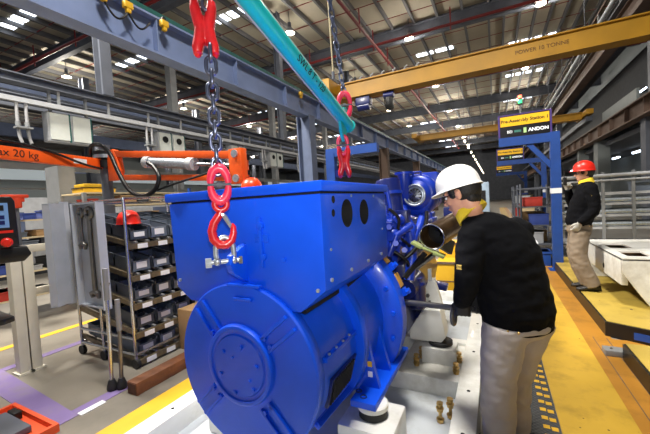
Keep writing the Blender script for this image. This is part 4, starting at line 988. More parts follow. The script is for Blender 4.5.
# ---------------------------------------------------------------- flow rack with bins, tool boards, helmet
FX, RX, FY0, FY1 = -3.30, -4.28, 2.05, 3.30
t = thing('flow_rack', 'chrome tube flow rack on wheels, full of grey parts bins', 'rack', (-3.9, 2.7, 0))
for (x, y, tp) in ((FX, FY0, 1.74), (RX, FY0, 1.74), (FX, FY1, 1.74), (RX, FY1, 1.74), (-3.85, FY0, 1.74)):
    p = put('post', MB().cyl((x, y, .09), (x, y, tp), .016, n=14), CHROME, t)
    put('wheel', MB().cyl((x, y - .02, .05), (x, y + .02, .05), .05, n=20), BLACK, t)
put('top_frame', MB().cyl((FX, FY0, 1.72), (RX, FY0, 1.72), .016).cyl((FX, FY1, 1.72), (RX, FY1, 1.72), .016).cyl((RX, FY0, 1.72), (RX, FY1, 1.72), .016).cyl((FX, FY0, 1.73), (FX, FY1, 1.73), .016), CHROME, t)
put('base_frame', MB().cyl((FX, FY0, .14), (RX, FY0, .14), .016).cyl((FX, FY0, .30), (RX, FY0, .30), .016).cyl((FX, FY1, .14), (RX, FY1, .14), .016).cyl((FX, FY0, .14), (FX, FY1, .14), .016).cyl((RX, FY0, .14), (RX, FY1, .14), .016), CHROME, t)
TZ = [1.275, .945, .655, .36, .085]
tn = ['top', 'second', 'middle', 'fourth', 'lowest']; pn_ = ['at the near post', 'second from the near post', 'third from the near post', 'fourth from the near post', 'last by the generator']
SL = .17
rust = mat('tan_roller_rail', (112, 100, 80), .45, .5, var=.2, scale=20)
for k, z in enumerate(TZ):
    zb = z + SL * (FX - RX) if k < 4 else z + .12
    sh = put('shelf_tier', MB().bar((FX, FY0 + .02, z), (RX, FY0 + .02, zb), .03, .05).bar((FX, FY1 - .02, z), (RX, FY1 - .02, zb), .03, .05).bar((FX, FY0, z - .02), (FX, FY1, z - .02), .03, .03), rust, t)
    mb = MB()
    for j in range(9): y = FY0 + .1 + j * .132; mb.bar((FX, y, z), (RX, y, zb), .03, .02)
    put('roller_track', mb, GREY, sh)
    put('front_lip', MB().bar((FX + .025, FY0, z - .03), (FX + .025, FY1, z - .03), .012, .055), rust, sh)
    for j in range(5): put('label_card', MB().box(FX + .031, FX + .035, FY0 + .09 + j * .235, FY0 + .2 + j * .235, z - .06, z - .012), LABELW, sh)
    for j in range(5):
        if k == 4 and j > 1: continue
        for dpt in range(3):
            x1 = FX - .03 - dpt * .31; x0 = x1 - .29; sl = (zb - z) / (FX - RX); yy0 = FY0 + .055 + j * .235; yy1 = yy0 + .205; zz = z + .028
            f = lambda x: zz + sl * (FX - x)
            lab = '%s bin on the %s flow rack tier, %s' % (('grey parts', 'second row grey', 'rearmost grey')[dpt], tn[k], pn_[j])
            bt = thing('parts_bin', lab, 'bin', ((x0 + x1) / 2, (yy0 + yy1) / 2, f((x0 + x1) / 2)), 'bins on the flow rack')
            H_ = .12 + .015 * ((j + k) % 2); w = .008
            mb = MB(); 
            def sbox(xa, xb, ya, yb, ha, hb): mb.add([(xa, ya, f(xa) + ha), (xb, ya, f(xb) + ha), (xb, yb, f(xb) + ha), (xa, yb, f(xa) + ha), (xa, ya, f(xa) + hb), (xb, ya, f(xb) + hb), (xb, yb, f(xb) + hb), (xa, yb, f(xa) + hb)], [(0, 3, 2, 1), (4, 5, 6, 7), (0, 1, 5, 4), (1, 2, 6, 5), (2, 3, 7, 6), (3, 0, 4, 7)])
            sbox(x0, x1, yy0, yy1, 0, w); sbox(x0, x1, yy0, yy0 + w, w, H_); sbox(x0, x1, yy1 - w, yy1, w, H_); sbox(x0, x0 + w, yy0, yy1, w, H_); sbox(x1 - w, x1, yy0, yy1, w, H_ - .03)
            sbox(x0 - .005, x1 + .006, yy0 - .004, yy0 + w, H_ - .012, H_); sbox(x0 - .005, x1 + .006, yy1 - w, yy1 + .004, H_ - .012, H_)
            put('shell', mb, BINM if (j + k) % 3 else BINM2, bt, smooth=False)
            if dpt == 0: put('label_card', MB().box(x1 + .001, x1 + .004, yy0 + .045, yy1 - .045, f(x1) + .025, f(x1) + H_ - .045), LABELW, bt)
            mb = MB()
            for q_ in range(5):
                px_, py_ = random.uniform(x0 + .05, x1 - .05), random.uniform(yy0 + .05, yy1 - .05); mb.cyl((px_ - .03, py_, f(px_) + .05), (px_ + .03, py_ + .02, f(px_) + .07), .018, n=8)
            sp_ = put('spare_parts', mb, DGREY, bt); sp_['kind'] = 'stuff'
# red helmet lying on the rack
t = thing('safety_helmet', 'red safety helmet lying on the top tier beside the chrome post', 'helmet', (-3.62, 2.13, 1.40))
hM = Matrix((Vector((.5, .8, 0)).normalized(), Vector((-.8, .5, 0)).normalized(), Vector((0, 0, 1)))).transposed()
helmet(t, lambda x, y, z: Vector((-3.46, 2.19, 1.41)) + hM @ Vector((x, y, z)), hM, REDH, 0., 'shell', None, .075, False)
put('harness', MB().torus((-3.46, 2.19, 1.478), (0, 0, 1), .09, .010, 24, 8), BLACK, t)
# tool boards hung on the near end of the rack
def board(x0, x1, y0, y1, z0, z1, lab):
    t = thing('tool_board', lab, 'tool board', ((x0 + x1) / 2, (y0 + y1) / 2, z0), 'grey tool boards')
    a, b = Vector((x0, y0, 0)), Vector((x1, y1, 0)); d = (b - a).normalized(); n = Vector((d.y, -d.x, 0)); P3 = lambda s, o, z: a + d * s + n * o + Vector((0, 0, z)); L = (b - a).length
    mb = MB()
    def slab(s0, s1, o0, o1, za, zb): mb.add([P3(s0, o0, za), P3(s1, o0, za), P3(s1, o1, za), P3(s0, o1, za), P3(s0, o0, zb), P3(s1, o0, zb), P3(s1, o1, zb), P3(s0, o1, zb)], [(0, 3, 2, 1), (4, 5, 6, 7), (0, 1, 5, 4), (1, 2, 6, 5), (2, 3, 7, 6), (3, 0, 4, 7)])
    slab(0, L, 0, .012, z0, z1); p = put('panel', mb, PANELG, t)
    mb = MB(); slab(0, .014, .012, .075, z0, z1); slab(L - .014, L, .012, .075, z0, z1); slab(0, L, .012, .06, z0, z0 + .014); slab(0, L, .012, .06, z1 - .014, z1)
    put('flange', mb, PANELG, p)
    mb = MB()
    for k in range(4): q = P3(L * (.2 + .2 * k), .012, z1 - .06); mb.cyl(q, q + n * .035, .006)
    put('peg', mb, CHROME, t)
    return P3, n, d, L
board(-4.31, -4.0, 1.98, 1.90, .66, 1.74, 'flat grey tool board nearest the white post')
board(-3.965, -3.885, 1.84, 1.68, .69, 1.72, 'edge-on grey tool board between the other two boards')
P3, n_b, d_b, L_b = board(-3.88, -3.37, 1.93, 1.90, .66, 1.71, 'grey tool board carrying hanging wrenches')
def wrench(x, y, z1, z0, r, lab):
    t = thing('wrench', lab, 'wrench', (x, y, z0), 'wrenches on the tool board')
    put('shaft', MB().tube([(x, y, z1 - .05), (x, y - .004, (z0 + z1) / 2), (x, y, z0 + .06)], [r, r * .8, r], 10), STEEL, t)
    put('ring_end', MB().torus((x, y, z1 - .025), (0, 1, 0), r * 2.2, r * .8, 22, 8), STEEL, t)
    mb = MB()
    for s in (-1, 1): mb.tube([(x, y, z0 + .065), (x + s * r * 2.4, y, z0 + .045), (x + s * r * 2.2, y, z0)], [r * 1.1, r * 1.2, r * .7], 8)
    put('open_jaw', mb, STEEL, t)
wrench(-3.76, 1.885, 1.64, 1.24, .019, 'short wrench hanging on the board, highest of three')
wrench(-3.61, 1.885, 1.63, 0.75, .024, 'long dark wrench hanging in the middle of the grey board')
wrench(-3.43, 1.885, 1.63, .86, .019, 'slender wrench at the board edge next to the chrome post')
t = thing('pry_bar', 'dark pry bar hanging between the grey boards', 'pry bar', (-4.05, 1.8, .75))
put('shaft', MB().tube([(-4.06, 1.86, 1.66), (-4.05, 1.855, 1.2), (-4.02, 1.85, .74)], [.012, .016, .01], 10), BLACKP, t)
put('grip', MB().tube([(-4.06, 1.86, 1.68), (-4.06, 1.858, 1.52)], .02, 12), BLACK, t)
# two long lever bars standing in front
for (x, y, m, z1, lab) in ((-3.12, 1.70, CHROME, 1.09, 'long chrome lever bar standing in front of the flow rack'), (-3.06, 1.75, STEEL, .80, 'shorter dark lever bar standing beside the chrome one')):
    t = thing('lever_bar', lab, 'lever bar', (x, y, 0), 'lever bars by the rack')
    put('shaft', MB().tube([(x, y, .08), (x - .02, y + .03, z1 - .3), (x - .025, y + .035, z1)], [.017, .017, .014], 14), m, t)
    put('grip', MB().tube([(x - .022, y + .031, z1 - .28), (x - .025, y + .035, z1 + .005)], .022, 14), GREY, t)
    put('foot', MB().lathe((x, y, 0), (0, 0, 1), [(0, .035), (.02, .045), (.05, .04), (.10, .024)], 20), BLACK, t)
# timber on the floor
t = thing('timber_beam', 'square brown beam lying on the floor beside the yellow band', 'beam', (-2.8, 2.0, 0))
put('beam', MB().box(-2.93, -2.80, 1.72, 2.95, .0, .11), WOOD, t, bevel=.006)
put('end_grain', MB().box(-2.92, -2.81, 1.716, 1.721, .01, .10), mat('end_grain', (74, 42, 26), .8, var=.3, scale=30), t)
# carton below the rack
t = thing('carton', 'brown carton standing behind the lowest rack tier', 'box', (-3.2, 3.1, 0))
put('carton', MB().box(-3.27, -3.0, 2.55, 2.85, 0, .46), CARD, t, bevel=.004); put('flap', MB().bar((-3.0, 2.56, .455), (-2.93, 2.56, .40), .01, .25, (1, 0, 0)), CARD, t)

# white profile workbench frame with control panel
t = thing('profile_stand', 'white aluminium profile frame standing left of the tool boards', 'frame', (-4.4, 2, 0))
WP = mat('white_profile', (206, 200, 184), .5, var=.05)
for y in (1.50, 1.60): 
    p = put('post', MB().box(-4.44, -4.33, y, y + .09, .02, 1.26), WP, t, bevel=.008); put('foot', MB().box(-4.46, -4.31, y - .02, y + .11, 0, .02), WP, p)
put('post', MB().box(-4.44, -4.33, 2.85, 2.94, 0, 1.26), WP, t, bevel=.008)
put('post', MB().box(-5.34, -5.24, 2.85, 2.94, 0, 1.26), WP, t, bevel=.008)
put('top_rail', MB().box(-4.44, -4.33, 1.49, 2.95, 1.24, 1.31), WP, t, bevel=.006)
put('middle_rail', MB().box(-4.42, -4.35, 1.60, 2.95, .78, .85), WP, t, bevel=.006)
put('cross_rail', MB().box(-5.34, -4.42, 2.86, 2.93, 1.24, 1.31), WP, t, bevel=.006)
t = thing('control_terminal', 'black control terminal with lit screen and red button on a post', 'control panel', (-3.05, .95, 0))
dx = Vector((.33, .945, 0)).normalized(); nn = Vector((dx.y, -dx.x, 0)); o_ = Vector((-2.805, 1.025, 0)) - dx * .27
c = put('housing', MB().prism([o_ + Vector((0, 0, 1.40)), o_ + dx * .275 + Vector((0, 0, 1.40)), o_ + dx * .27 + Vector((0, 0, 1.70)), o_ + dx * .255 + Vector((0, 0, 1.73)), o_ + dx * .01 + Vector((0, 0, 1.73)), o_ + Vector((0, 0, 1.71))], -nn * .09), BLACKP, t, bevel=.008)
pq = lambda s, z, o=0: o_ + dx * s + nn * o + Vector((0, 0, z))
put('screen', MB().prism([pq(.03, 1.53, .002), pq(.235, 1.53, .002), pq(.235, 1.69, .002), pq(.03, 1.69, .002)], nn * .003), SCREEN, c)
mb = MB()
for i in range(3):
    for j in range(2): mb.prism([pq(.05 + i * .06, 1.55 + j * .035, .005), pq(.095 + i * .06, 1.55 + j * .035, .005), pq(.095 + i * .06, 1.575 + j * .035, .005), pq(.05 + i * .06, 1.575 + j * .035, .005)], nn * .002)
put('screen_tile', mb, DBLUE, c); put('screen_header', MB().prism([pq(.05, 1.64, .005), pq(.215, 1.64, .005), pq(.215, 1.675, .005), pq(.05, 1.675, .005)], nn * .002), BLACKP, c)
put('red_stripe', MB().prism([pq(.16, 1.495, .002), pq(.25, 1.495, .002), pq(.25, 1.512, .002), pq(.16, 1.512, .002)], nn * .003), REDH, c)
put('red_button', MB().lathe(pq(.215, 1.435, 0), nn, [(0, .03), (.02, .03), (.022, .022), (.04, .024), (.046, .018), (.047, 0)], 24), REDH, c)
put('green_button', MB().cyl(pq(.10, 1.435, 0), pq(.10, 1.435, .015), .016), LGREY, c)
put('console_base', MB().prism([pq(.05, 1.30, .0), pq(.29, 1.30, .0), pq(.33, 1.345, .02), pq(.31, 1.40, .0), pq(.0, 1.40, .0)], -nn * .10), BLACKP, t, bevel=.01)
put('post', MB().cyl((-3.42, .75, 0), (-3.42, .75, 1.62), .03), DGREY, t); put('arm', MB().bar((-3.42, .75, 1.58), (-3.12, .94, 1.58), .05, .06).bar((-3.42, .75, .97), (-3.0, .92, .97), .05, .03), DGREY, t)
put('base_plate', MB().lathe((-3.42, .75, 0), (0, 0, 1), [(0, .2), (.015, .2), (.02, .05)], 28), DGREY, t)
put('keyboard_tray', MB().prism([(-3.05, .80, .945), (-2.66, .84, .945), (-2.65, .87, .95), (-2.69, .93, .945), (-3.05, .96, .945)], (0, 0, .035)), BLACKP, t, bevel=.008)
# orange tray at the bottom corner
t = thing('floor_tray', 'orange steel tray with a grey block, low on the floor beside the purple band', 'tray', (-3.2, .95, 0))
OT = mat('orange_red_paint', (214, 78, 34), .5, var=.1)
put('tray', MB().box(-3.62, -2.92, .72, 1.20, 0, .02).box(-3.62, -2.92, 1.17, 1.20, .02, .06).box(-2.95, -2.92, .72, 1.17, .02, .06).box(-3.62, -3.59, .72, 1.17, .02, .06), OT, t)
put('block', MB().box(-3.5, -3.08, .78, 1.10, .02, .07), DGREY, t, bevel=.01)
put('clip', MB().box(-3.48, -3.36, 1.10, 1.15, .02, .08), BLACKP, t, bevel=.006)

# ---------------------------------------------------------------- orange lift-assist arm
t = thing('lift_assist_arm', 'orange jointed lifting arm on a dark post, marked max 20 kg', 'lifting arm', (-5.2, 3, 0))
put('post', MB().cyl((-5.18, 3.0, 0), (-5.18, 3.0, 2.62), .075, n=24), DGREY, t)
put('base_plate', MB().lathe((-5.18, 3, 0), (0, 0, 1), [(0, .28), (.02, .28), (.025, .1)], 28), DGREY, t)
A0, A1 = Vector((-4.80, .60, 2.385)), Vector((-5.17, 2.92, 2.33))
ad = (A1 - A0).normalized(); an_ = Vector((ad.y, -ad.x, 0)).normalized()
ar = put('rear_arm', MB().bar(A0, A1, .09, .15), ORANGE, t, bevel=.01)
lp = A0.lerp(A1, .535) + an_ * .046
lettering('max 20 kg', lp, ad, (0, 0, 1), .122, mat('dark_marking', (44, 18, 12), .6), ar, depth=.0008)
pt_ = A0.lerp(A1, .86) + an_ * .046
put('white_plate', MB().bar(pt_ - ad * .09, pt_ + ad * .09, .003, .07), LABELW, ar)
hb = put('joint_head', MB().lathe((-5.18, 3, 2.28), (0, 0, 1), [(0, .05), (.0, .13), (.10, .13), (.11, .11), (.13, .11), (.14, .15), (.24, .15), (.27, .10), (.27, 0)], 32), BLACKP, t)
put('joint_band', MB().lathe((-5.18, 3, 2.42), (0, 0, 1), [(0, .152), (.03, .155), (.05, .152), (.05, .12), (0, .12)], 32, closed=True), GALV, hb)
Z0, Z1 = 2.10, 2.46
fa = put('fore_arm', MB().box(-5.02, -2.68, 2.96, 3.04, 2.36, 2.45).box(-4.98, -2.68, 2.96, 3.04, 2.02, 2.10) if False else MB().bar((-5.0, 3, 2.47), (-2.66, 3, 2.185), .08, .085).bar((-5.0, 3, 2.125), (-2.66, 3, 1.92), .08, .075), ORANGE, t, bevel=.008)
put('joint_plate', MB().prism([(-5.06, 2.955, 2.08), (-4.86, 2.955, 2.08), (-4.80, 2.955, 2.20), (-4.84, 2.955, 2.42), (-4.92, 2.955, 2.53), (-5.06, 2.955, 2.50)], (0, .09, 0)), ORANGE, fa, bevel=.006)
put('end_plate', MB().box(-2.72, -2.53, 2.95, 3.05, 1.85, 2.25), ORANGE, fa, bevel=.01)
put('pivot_pin', MB().cyl((-2.62, 2.93, 2.19), (-2.62, 2.95, 2.19), .045, n=20), GALV, fa); put('pivot_pin', MB().cyl((-2.62, 2.93, 1.91), (-2.62, 2.95, 1.91), .045, n=20), GALV, fa)
cyl_ = put('lift_cylinder', MB().cyl((-4.15, 2.98, 2.255), (-3.35, 2.98, 2.15), .065, n=24), GALV, t)
put('cylinder_cap', MB().cyl((-4.22, 2.98, 2.265), (-4.12, 2.98, 2.252), .08, n=24), LGREY, cyl_); put('cylinder_cap', MB().cyl((-3.40, 2.98, 2.157), (-3.30, 2.98, 2.144), .08, n=24), LGREY, cyl_)
put('piston_rod', MB().cyl((-3.3, 2.98, 2.144), (-2.7, 2.98, 2.07), .022), CHROME, cyl_)
put('drop_post', MB().cyl((-2.60, 3.08, 1.55), (-2.60, 3.08, 2.16), .05, n=20), ORANGE, t)
put('drop_collar', MB().cyl((-2.60, 3.08, 1.95), (-2.60, 3.08, 2.0), .075), BLACKP, t); put('drop_collar', MB().cyl((-2.60, 3.08, 2.12), (-2.60, 3.08, 2.18), .075), BLACKP, t)
hs = bez([(-4.86, 1.0, 2.49), (-4.95, 1.7, 2.50), (-5.0, 2.2, 2.43), (-5.02, 2.6, 2.30), (-5.05, 2.86, 2.25)], 6)
put('cable', MB().tube(hs, .016, 8), BLACKP, t)
put('hose', MB().tube(bez([(-5.30, 2.86, 2.42), (-5.24, 2.84, 2.58), (-5.05, 2.84, 2.60), (-4.80, 2.84, 2.45), (-4.62, 2.84, 2.15), (-4.42, 2.84, 1.90), (-4.15, 2.84, 1.80), (-3.9, 2.84, 1.86), (-3.82, 2.86, 2.02), (-3.95, 2.9, 2.16), (-4.1, 2.92, 2.24)], 7), .028, 10), BLACKP, t)
put('hose', MB().tube(bez([(-3.9, 2.88, 1.86), (-3.6, 2.9, 1.92), (-3.2, 2.92, 1.98), (-2.75, 2.94, 2.05)], 6), .014, 8), BLACKP, t)

# ---------------------------------------------------------------- storage racks behind the flow rack
BXC = [mat('box_red', (176, 52, 40), .6), CARD, BINM, mat('box_blue', (52, 74, 150), .6), LGREY, mat('box_dark', (48, 50, 56), .6), mat('box_tan', (186, 166, 130), .7)]
bxn = ['red', 'brown', 'grey', 'blue', 'pale grey', 'dark', 'tan']
def srack(x0, x1, y0, y1, levels, lab, short, post, n, top=9):
    t = thing('storage_rack', lab, 'rack', ((x0 + x1) / 2, (y0 + y1) / 2, 0), 'storage racks along the left bay')
    for x in (x0, x1):
        for y in (y0, y1): put('post', MB().box(x - .03, x + .03, y - .03, y + .03, 0, levels[-1] + (.25 if top > 8 else -.01)), post, t)
    for z in levels:
        put('shelf', MB().box(x0, x1, y0, y1, z - .025, z), mat('cream_shelf', (206, 190, 156), .6), t)
    for k, z in enumerate(levels[:top]):
        y = y0 + .08; i = 0
        while y < y1 - .25 and i < n:
            w = random.uniform(.14, .34); h = random.uniform(.08, .19); ci = random.randrange(7)
            b = thing('storage_box', '%s box on level %s of the %s, %s from its near end' % (bxn[ci], ['one', 'two', 'three', 'four', 'five'][k], short, ORD[i].replace('nearest', 'first')), 'box', (x1 - .2, y + w / 2, z), 'boxes on the storage racks')
            mb = MB().box(x1 - .42, x1 - .02, y, y + w, z, z + h); put('body', mb, BXC[ci], b, bevel=.006)
            put('rim', MB().box(x1 - .43, x1 - .01, y - .006, y + w + .006, z + h - .02, z + h), BXC[ci], b)
            y += w + random.uniform(.03, .16); i += 1
ORP = mat('orange_red_post', (198, 60, 30), .5)
srack(-7.5, -6.7, 2.05, 3.4, [.35, .75, 1.08, 1.30, 1.58], 'storage rack with red posts beside the control terminal', 'red posted rack', ORP, 5)
srack(-7.6, -6.8, 3.5, 6.2, [.4, .8, 1.15, 1.5, 1.78, 2.03], 'storage rack with grey posts behind the flow rack', 'grey posted rack', GREY, 6, 5)
srack(-7.6, -6.8, 6.6, 9.2, [.4, .8, 1.2, 1.6, 1.95], 'storage rack with blue posts farthest along the left bay', 'blue posted rack', BLUE2, 6)
t = thing('yellow_case', 'yellow case on top of the grey posted rack below the orange arm', 'case', (-7.2, 3.9, 1.98))
put('lower_shell', MB().box(-7.3, -6.9, 3.55, 4.15, 2.03, 2.12), YELLOW, t, bevel=.012); put('upper_shell', MB().box(-7.28, -6.92, 3.58, 4.12, 2.125, 2.20), YELLOW, t, bevel=.012); put('seam', MB().box(-7.31, -6.89, 3.54, 4.16, 2.115, 2.13), BLACKP, t)
t = thing('red_tool_balancer', 'red tool balancer on a stand beside the control terminal', 'tool', (-6.4, 2.6, 1.7))
put('head', MB().box(-6.5, -6.35, 2.16, 2.5, 1.91, 1.96).cyl((-6.42, 2.36, 1.76), (-6.42, 2.36, 1.93), .07).box(-6.48, -6.36, 2.25, 2.45, 1.85, 1.92), ORP, t, bevel=.015)
put('stand', MB().cyl((-6.42, 2.36, 0), (-6.42, 2.36, 1.78), .03), DGREY, t)
t = thing('wall_rail', 'grey conduit rail running along the left bay at head height', 'rail', (-8.6, 10, 2.5))
put('rail', MB().box(-8.65, -8.55, 0, 40, 2.62, 2.74).box(-8.62, -8.58, 0, 40, 2.2, 2.24), GREY, t)
for k in range(8): put('post', MB().box(-8.66, -8.54, 2 + k * 5, 2.1 + k * 5, 0, 2.62), GREY, t)
for i, (x, y, w) in enumerate(((-12.5, 9, 4), (-12.5, 15, 4), (-12.5, 21, 4), (-12.5, 4, 3.6))):
    t = thing('machine_cabinet', 'pale grey machine cabinet in the far left bay, %s along it' % ['second', 'third', 'last', 'first'][i], 'machine', (x, y, 0), 'machines in the far bay')
    put('body', MB().box(x - .8, x + .8, y - w / 2, y + w / 2, .1, 2.0 + .2 * (i % 2)), LGREY, t, bevel=.03); put('plinth', MB().box(x - .75, x + .75, y - w / 2 + .05, y + w / 2 - .05, 0, .1), DGREY, t)
    for k in range(3): put('door', MB().box(x + .8, x + .82, y - w / 2 + .1 + k * w / 3.1, y - w / 2 + w / 3.3 + k * w / 3.1, .3, 1.8), GREYB if k % 2 else LGREY, t)

# ---------------------------------------------------------------- blue frames, signs, right side
t = thing('blue_gantry', 'blue steel frame with an arm reaching over the line behind the generator', 'frame', (-2.86, 6, 0))
put('post', MB().box(-2.95, -2.77, 5.92, 6.08, 0, 2.54), BLUE2, t); put('arm', MB().box(-2.95, -1.9, 5.93, 6.07, 2.46, 2.62), BLUE2, t); put('cross_arm', MB().box(-2.95, -2.6, 5.93, 6.07, 2.06, 2.2), DBLUE, t); put('foot_plate', MB().box(-3.05, -2.67, 5.8, 6.2, 0, .02), BLUE2, t)
def station(y, n, l1, dz, xp):
    t = thing('station_gantry', ['blue steel frame holding the nearest yellow and black station sign', 'blue steel frame holding the second station sign', 'blue steel frame holding the third station sign'][n], 'frame', (xp, y, 0), 'blue station frames')
    put('post', MB().box(xp - .08, xp + .08, y - .08, y + .08, 0, 2.68 + dz), BLUE2, t); put('beam', MB().box(.10, xp + .08, y - .07, y + .07, 2.50 + dz, 2.67 + dz), BLUE2, t)
    put('brace', MB().bar((xp - .43, y, 2.50 + dz), (xp - .05, y, 2.02 + dz), .09, .09, (0, 1, 0)), BLUE2, t); put('foot_plate', MB().box(xp - .15, xp + .15, y - .16, y + .16, 0, .015), BLUE2, t)
    put('white_band', MB().box(xp - .085, xp + .085, y - .085, y + .085, 1.50, 1.60), LABELW, t)
    s = thing('station_sign', ['yellow and black station sign reading ANDON, nearest of three', 'second yellow and black station sign, below the nearest one', 'third yellow and black station sign, farthest away'][n], 'sign', (.55, y, 2.67 + dz), 'andon signs')
    zt = 3.10 + dz
    put('cabinet', MB().box(.12, .99, y - .06, y + .06, 2.67 + dz, zt), SIGNK, s, bevel=.005); put('edge_frame', MB().box(.10, .13, y - .065, y + .065, 2.67 + dz, zt + .02).box(.98, 1.01, y - .065, y + .065, 2.67 + dz, zt + .02).box(.13, .98, y - .065, y + .065, zt, zt + .02), mat('purple_frame', (70, 50, 120), .5), s)
    pnl = put('yellow_panel', MB().box(.14, .97, y - .068, y - .06, 2.89 + dz, 3.08 + dz), SIGNY, s)
    lettering('Pre-Assembly Station ' + l1, (.555, y - .069, 2.985 + dz), (1, 0, 0), (0, 0, 1), .086, SIGNK, pnl, bold=.0022)
    lettering('ANDON', (.79, y - .062, 2.775 + dz), (1, 0, 0), (0, 0, 1), .088, SIGNW, s, bold=.003)
    put('green_patch', MB().box(.54, .59, y - .064, y - .06, 2.73 + dz, 2.83 + dz), mat('pale_green_patch', (180, 220, 150), .5), s)
    lettering('BEI', (.30, y - .062, 2.775 + dz), (1, 0, 0), (0, 0, 1), .075, SIGNW, s); put('teal_line', MB().box(.38, .50, y - .064, y - .06, 2.755 + dz, 2.80 + dz), mat('teal_line', (60, 120, 110), .5), s)
    return s
station(7.8, 0, '1', 0, 1.05); station(14.7, 1, '2', .12, 1.62); station(24, 2, '3', .14, 1.7)
t = thing('signal_lamp', 'stack signal lamp with red and green lights above the nearest sign', 'signal lamp', (.52, 7.8, 3.12))
put('stem', MB().cyl((.50, 7.8, 3.12), (.50, 7.8, 3.30), .012), GREY, t); put('green_light', MB().cyl((.50, 7.8, 3.32), (.50, 7.8, 3.39), .035), GREENL, t); put('red_light', MB().cyl((.50, 7.8, 3.42), (.50, 7.8, 3.48), .035), REDL, t); put('cap', MB().cyl((.50, 7.8, 3.30), (.50, 7.8, 3.32), .038).cyl((.50, 7.8, 3.39), (.50, 7.8, 3.42), .038).cyl((.50, 7.8, 3.48), (.50, 7.8, 3.50), .038), BLACKP, t)
# platforms
def platform(x0, x1, y0, y1, lab, skew=0.):
    t = thing('platform', lab, 'platform', ((x0 + x1) / 2, (y0 + y1) / 2, 0), 'yellow platforms')
    poly = [(x0, y0), (x0 + .95, y0 - skew), (x1, y0 - skew), (x1, y1), (x0, y1)] if skew else [(x0, y0), (x1, y0), (x1, y1), (x0, y1)]
    put('deck', MB().prism([(x + (.02 if x == x0 else 0), y + (.02 if y < y1 else 0), .12) for x, y in poly], (0, 0, .04)), PLATY, t)
    put('edge_rim', MB().prism([(x, y, .0) for x, y in poly], (0, 0, .155)), BLACKP, t)
    put('blue_strip', MB().bar((x0 + .2, y0 - skew * .21 - .005, .07), (x0 + .95, y0 - skew - .005, .07), .006, .07), BLUE2, t)
    mb = MB()
    for k in range(int((y1 - y0) / .9)): mb.cyl((x0 + .35, y0 + .5 + .9 * k, .158), (x0 + .35, y0 + .5 + .9 * k, .163), .012)
    put('screw', mb, BROWN, t)
platform(.985, 3.6, 4.38, 8.4, 'yellow topped platform under the man in red helmet', .5)
platform(.975, 3.2, -1.0, 3.80, 'yellow topped platform nearest the camera at the walkway', 0.)
t = thing('floor_bracket', 'small grey steel plate at the near platform corner', 'bracket', (.95, 3.85, 0))
put('plate', MB().box(.86, 1.06, 3.84, 3.96, .007, .06), GREY, t, bevel=.005); put('screw', MB().cyl((.92, 3.9, .06), (.92, 3.9, .066), .012), STEEL, t)
# second white base frame on the platform
t = thing('welded_skid', 'white steel base frame lying on the yellow platform beside the man in red helmet', 'base frame', (2.0, 5.7, .16))
put('end_plate', MB().prism([(1.27, 4.9, .735), (3.0, 4.9, .735), (3.0, 4.9, .165), (1.53, 4.9, .165), (1.44, 4.9, .30), (1.27, 4.9, .58)], (0, .06, 0)), WHITE, t, bevel=.006)
put('side_plate', MB().prism([(1.27, 4.95, .735), (1.27, 4.95, .42), (1.33, 4.95, .42), (1.33, 4.95, .735)], (0, 1.75, 0)), WHITE, t, bevel=.004)
put('top_plate', MB().box(1.27, 1.37, 4.9, 6.7, .715, .737).box(1.60, 3.0, 4.9, 6.7, .715, .737).box(1.37, 1.60, 4.9, 5.1, .715, .737).box(1.37, 1.60, 5.5, 5.75, .715, .737).box(1.37, 1.60, 6.2, 6.7, .715, .737), WHITE, t)
put('inner_tray', MB().box(1.335, 2.0, 4.97, 6.58, .655, .665), mat('tan_primer_sheet', (150, 112, 66), .6), t); put('cross_member', MB().box(1.33, 3.0, 6.6, 6.66, .165, .715), WHITE, t)
put('hole', MB().cyl((1.30, 5.65, .52), (1.266, 5.65, .52), .035, n=18).cyl((1.75, 4.905, .42), (1.75, 4.896, .42), .03, n=18), DARK, t)
# tube stock rack behind
t = thing('tube_rack', 'grey rack of steel tubes and shelves behind the man in red helmet', 'rack', (2.6, 8.9, 0))
for x in (1.25, 1.99, 2.47, 3.3, 4.2):
    put('post', MB().box(x - .025, x + .025, 8.76, 8.81, 0, 1.88), GREY, t)
put('top_rail', MB().cyl((1.2, 8.75, 1.80), (4.3, 8.75, 1.80), .035).cyl((1.2, 8.75, 1.70), (4.3, 8.75, 1.70), .02), LGREY, t)
for z in (.42, .74, 1.0, 1.24, 1.45): put('shelf', MB().box(1.2, 4.3, 8.8, 9.5, z - .05, z), LGREY, t)
i = 0
for z, L in ((.74, 'lower'), (1.0, 'middle'), (1.24, 'upper')):
    for k in range(4):
        tt = thing('steel_tube', 'grey steel tube on the %s shelf of the tube rack, %s from the front' % (L, ORD[k].replace('nearest', 'first')), 'tube', (2.7, 8.86 + k * .14, z), 'steel tubes on the rack')
        yy = 8.86 + k * .14; put('tube', MB().lathe((1.3, yy, z + .052), (1, 0, 0), [(0, .034), (0, .048), (2.9, .048), (2.9, .034)], 16, closed=True), GALV, tt)
for i, (x, m, nm) in enumerate(((2.7, BXC[2], 'grey'), (3.3, BXC[0], 'red'), (3.8, BXC[1], 'brown'), (1.5, BXC[5], 'dark'))):
    tt = thing('storage_box', '%s box on the highest shelf of the tube rack' % nm, 'box', (x, 9.1, 1.45), 'boxes on the tube rack')
    put('body', MB().box(x - .18, x + .18, 8.85, 9.25, 1.45, 1.64), m, tt, bevel=.008); put('rim', MB().box(x - .19, x + .19, 8.84, 9.26, 1.61, 1.64), m, tt)
